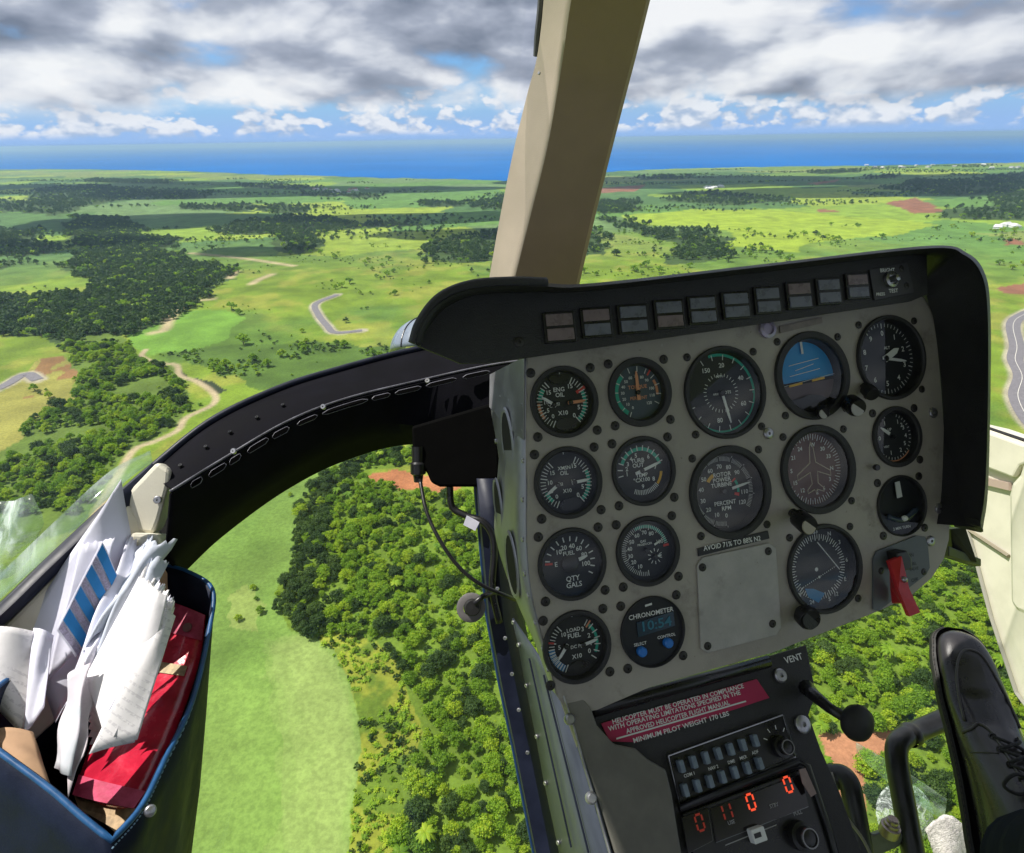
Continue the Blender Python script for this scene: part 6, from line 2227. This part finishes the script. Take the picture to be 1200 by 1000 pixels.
seamm = mat('worn_leather_edge', (.05, .046, .046), .4)
if True:
    # apron seam round the vamp, quarter seams, laces
    k = MB(); k.tube(cr([on_shoe(.115, 158), on_shoe(.085, 146), on_shoe(.055, 132), on_shoe(.034, 110), on_shoe(.028, 90), on_shoe(.034, 68), on_shoe(.060, 48), on_shoe(.09, 36), on_shoe(.115, 26)], 50), .0017, 6)
    k.build('apron_seam', seamm, shoe, smooth=180)
    k = MB(); k.tube(cr([on_shoe(.128, 176), on_shoe(.124, 150), on_shoe(.118, 128), on_shoe(.124, 112), on_shoe(.136, 106), on_shoe(.17, 106), on_shoe(.2, 106)], 40), .0018, 6)
    k.build('quarter_seam', seamm, shoe, smooth=180)
    k = MB(); k.tube(cr([on_shoe(.150, 176), on_shoe(.150, 150), on_shoe(.150, 120)], 20), .0010, 5)
    k.build('quarter_seam', leather, shoe, smooth=180)
    for i, t_ in enumerate((.132, .146, .162)):
        for an in (112, 66):
            c = on_shoe(t_, an, .0006)
            nn = c - (toe + fa_ * t_ + fd * .04); nn /= np.linalg.norm(nn)
            k = MB(); k.lathe(c, nn, [(.0042, 0), (.0042, .0012), (.0026, .0016), (.0022, .0)], 14)
            k.build('eyelet', gloss, shoe, smooth=60)
        k = MB(); k.tube(cr([on_shoe(t_, 112, .001), on_shoe(t_ + .004, 98, .0045), on_shoe(t_ + .01, 80, .0045), on_shoe(t_ + .014, 66, .001)], 16), .0019, 7)
        k.build('lace', lace, shoe, smooth=180)
        k = MB(); k.tube(cr([on_shoe(t_, 66, .001), on_shoe(t_ + .004, 80, .0065), on_shoe(t_ + .01, 98, .0065), on_shoe(t_ + .014, 112, .001)], 16), .0019, 7)
        k.build('lace', lace, shoe, smooth=180)
    for s2 in (-1, 1):
        c = on_shoe(.18, 88, .006)
        k = MB(); k.tube(cr([c, c + fs * .022 * s2 - fa_ * .006 + fd * .006, c + fs * .034 * s2 + fa_ * .006, c + fs * .020 * s2 + fa_ * .012, c], 26), .0019, 7)
        k.build('lace_bow', lace, shoe, smooth=180)
# trouser leg from the ankle up and back, out of the picture
ank = toe + fa_ * .262 + fd * .075
knee = at(1460, 1080, .40)
k = MB()
legp = cr([toe + fa_ * .262 + fd * .045, ank, ank * .72 + knee * .28, ank * .35 + knee * .65, knee], 26)
lr = np.interp(np.linspace(0, 1, 26), [0, .12, .4, .8, 1], [.046, .052, .060, .072, .085]) * (1 + .03 * np.sin(np.arange(26) * 1.7))
k.tube(legp, list(lr), 22)
k.build('trouser_leg', cloth, pr, smooth=180)

# ------------------------------------------------------------------ roof and rear wall of the cabin (behind and above the eye)
fl_ = None


def hel(x, f, u):
    """cabin point from level axes: right, forward, up"""
    return rt_c * x + fw_c * f + up_c * u


rf = MB(); rf.slab([hel(-.44, -.75, .38), hel(1.35, -.75, .38), hel(1.2, .40, .33), hel(.2, .60, .32), hel(-.44, .58, .33)], up_c * .04)
tag(rf.build('cabin_roof', mat('roof_lining', (.42, .39, .33), .8, var=.05), bevel=.01), 'pale lined cabin roof above the seats', 'roof')
rw = MB(); rw.slab([hel(-1.1, -1.0, -1.0), hel(1.35, -1.0, -1.0), hel(1.35, -1.0, -.12), hel(-1.1, -1.0, -.12)], fw_c * -.05)
cf = MB(); cf.slab([hel(-.8, -1.6, -.76), hel(1.35, -1.6, -.76), hel(1.35, .22, -.76), hel(-.8, .22, -.76)], up_c * -.03)
tag(cf.build('cabin_floor', mat('floor_mat', (.06, .06, .065), .9, var=.1)), 'dark cabin floor under the front seats', 'floor')
tag(rw.build('rear_bulkhead', mat('bulkhead_lining', (.20, .18, .16), .8, var=.08), bevel=.01), 'brown grey lined bulkhead behind the front seats', 'bulkhead')

# ------------------------------------------------------------------ far houses
wallw = mat('house_white', (.72, .71, .68), .8)
roofs = [mat('house_roof_grey', (.30, .31, .33), .7), mat('house_roof_white', (.66, .66, .66), .7), mat('house_roof_red', (.30, .12, .08), .7)]


def house(px_, py_, w, d, h, ri, label, group, turn):
    g0 = ground(px_, py_)
    z0 = float(relief(np.array([g0[0]]), np.array([g0[1]]))[0]) + 3.6
    e = empty('house', (g0[0], g0[1], z0), label, 'house', group)
    ca_, sa_ = math.cos(turn), math.sin(turn)
    P = lambda x, y, z: np.array([x * ca_ - y * sa_ + g0[0], x * sa_ + y * ca_ + g0[1], z + z0])
    k = MB(world=True); k.slab([P(-w, -d, 0), P(w, -d, 0), P(w, d, 0), P(-w, d, 0)], (0, 0, h))
    k.build('wall', wallw, e)
    k = MB(world=True)
    o = .6
    k.add([P(-w - o, -d - o, h), P(w + o, -d - o, h), P(w + o, d + o, h), P(-w - o, d + o, h), P(-w * .8, 0, h + d * .6), P(w * .8, 0, h + d * .6)], [(0, 1, 5, 4), (2, 3, 4, 5), (1, 2, 5), (3, 0, 4), (3, 2, 1, 0)])
    k.build('roof', roofs[ri], e)


hr = np.random.default_rng(77)
for i in range(16):
    house(*[hr.uniform(365, 432), hr.uniform(221, 228)], hr.uniform(7, 13), hr.uniform(5, 8), hr.uniform(3.5, 5), int(hr.integers(0, 3)), 'pale house in the far town left of the windscreen post', 'houses of the far town', hr.uniform(0, 3))
for i in range(14):
    house(*[hr.uniform(1010, 1200), hr.uniform(194.5, 199)], hr.uniform(9, 15), hr.uniform(6, 9), hr.uniform(4, 7), int(hr.integers(0, 2)), 'pale house on the shore beyond the dark wooded ridge', 'houses on the shore', hr.uniform(0, 3))
for i in range(6):
    house(*[hr.uniform(815, 846), hr.uniform(221, 224)], hr.uniform(10, 16), hr.uniform(6, 9), hr.uniform(4, 6), 1, 'pale shed among the cane fields beyond the hood', 'sheds in the cane fields', hr.uniform(0, 3))
for i, (hx, hy) in enumerate(((1178, 268), (1188, 270), (1168, 271))):
    house(hx, hy, 12 - 2 * i, 8, 5, 1, ['large white roofed house at the foot of the wooded ridge', 'white house beside the large one under the ridge', 'small white outbuilding under the wooded ridge'][i], 'farm houses under the ridge', .4 + i)

# ------------------------------------------------------------------ sea haze
hz_d = 0.5 / 7500
hm = bpy.data.materials.new('haze_air')
hm.use_nodes = True
t = hm.node_tree
t.nodes.clear()
pv = N(t, 'ShaderNodeVolumePrincipled')
pv.inputs['Color'].default_value = (0.50, 0.77, 1.0, 1)
pv.inputs['Density'].default_value = hz_d
pv.inputs['Anisotropy'].default_value = 0.2
pv.inputs['Density Attribute'].default_value = ''
for _p in ('homogeneous_volume',):
    if hasattr(hm.cycles, _p): setattr(hm.cycles, _p, True)
o_ = N(t, 'ShaderNodeOutputMaterial')
L(t, pv.outputs[0], o_.inputs['Volume'])
hb = MB(world=True)
hb.box((0, 0, 102), (46000, 0, 0), (0, 46000, 0), (0, 0, 106))
hzo = hb.build('haze', hm, base=(0, 0, 102))
tag(hzo, 'thin blue sea haze over the land', None, None, 'stuff')
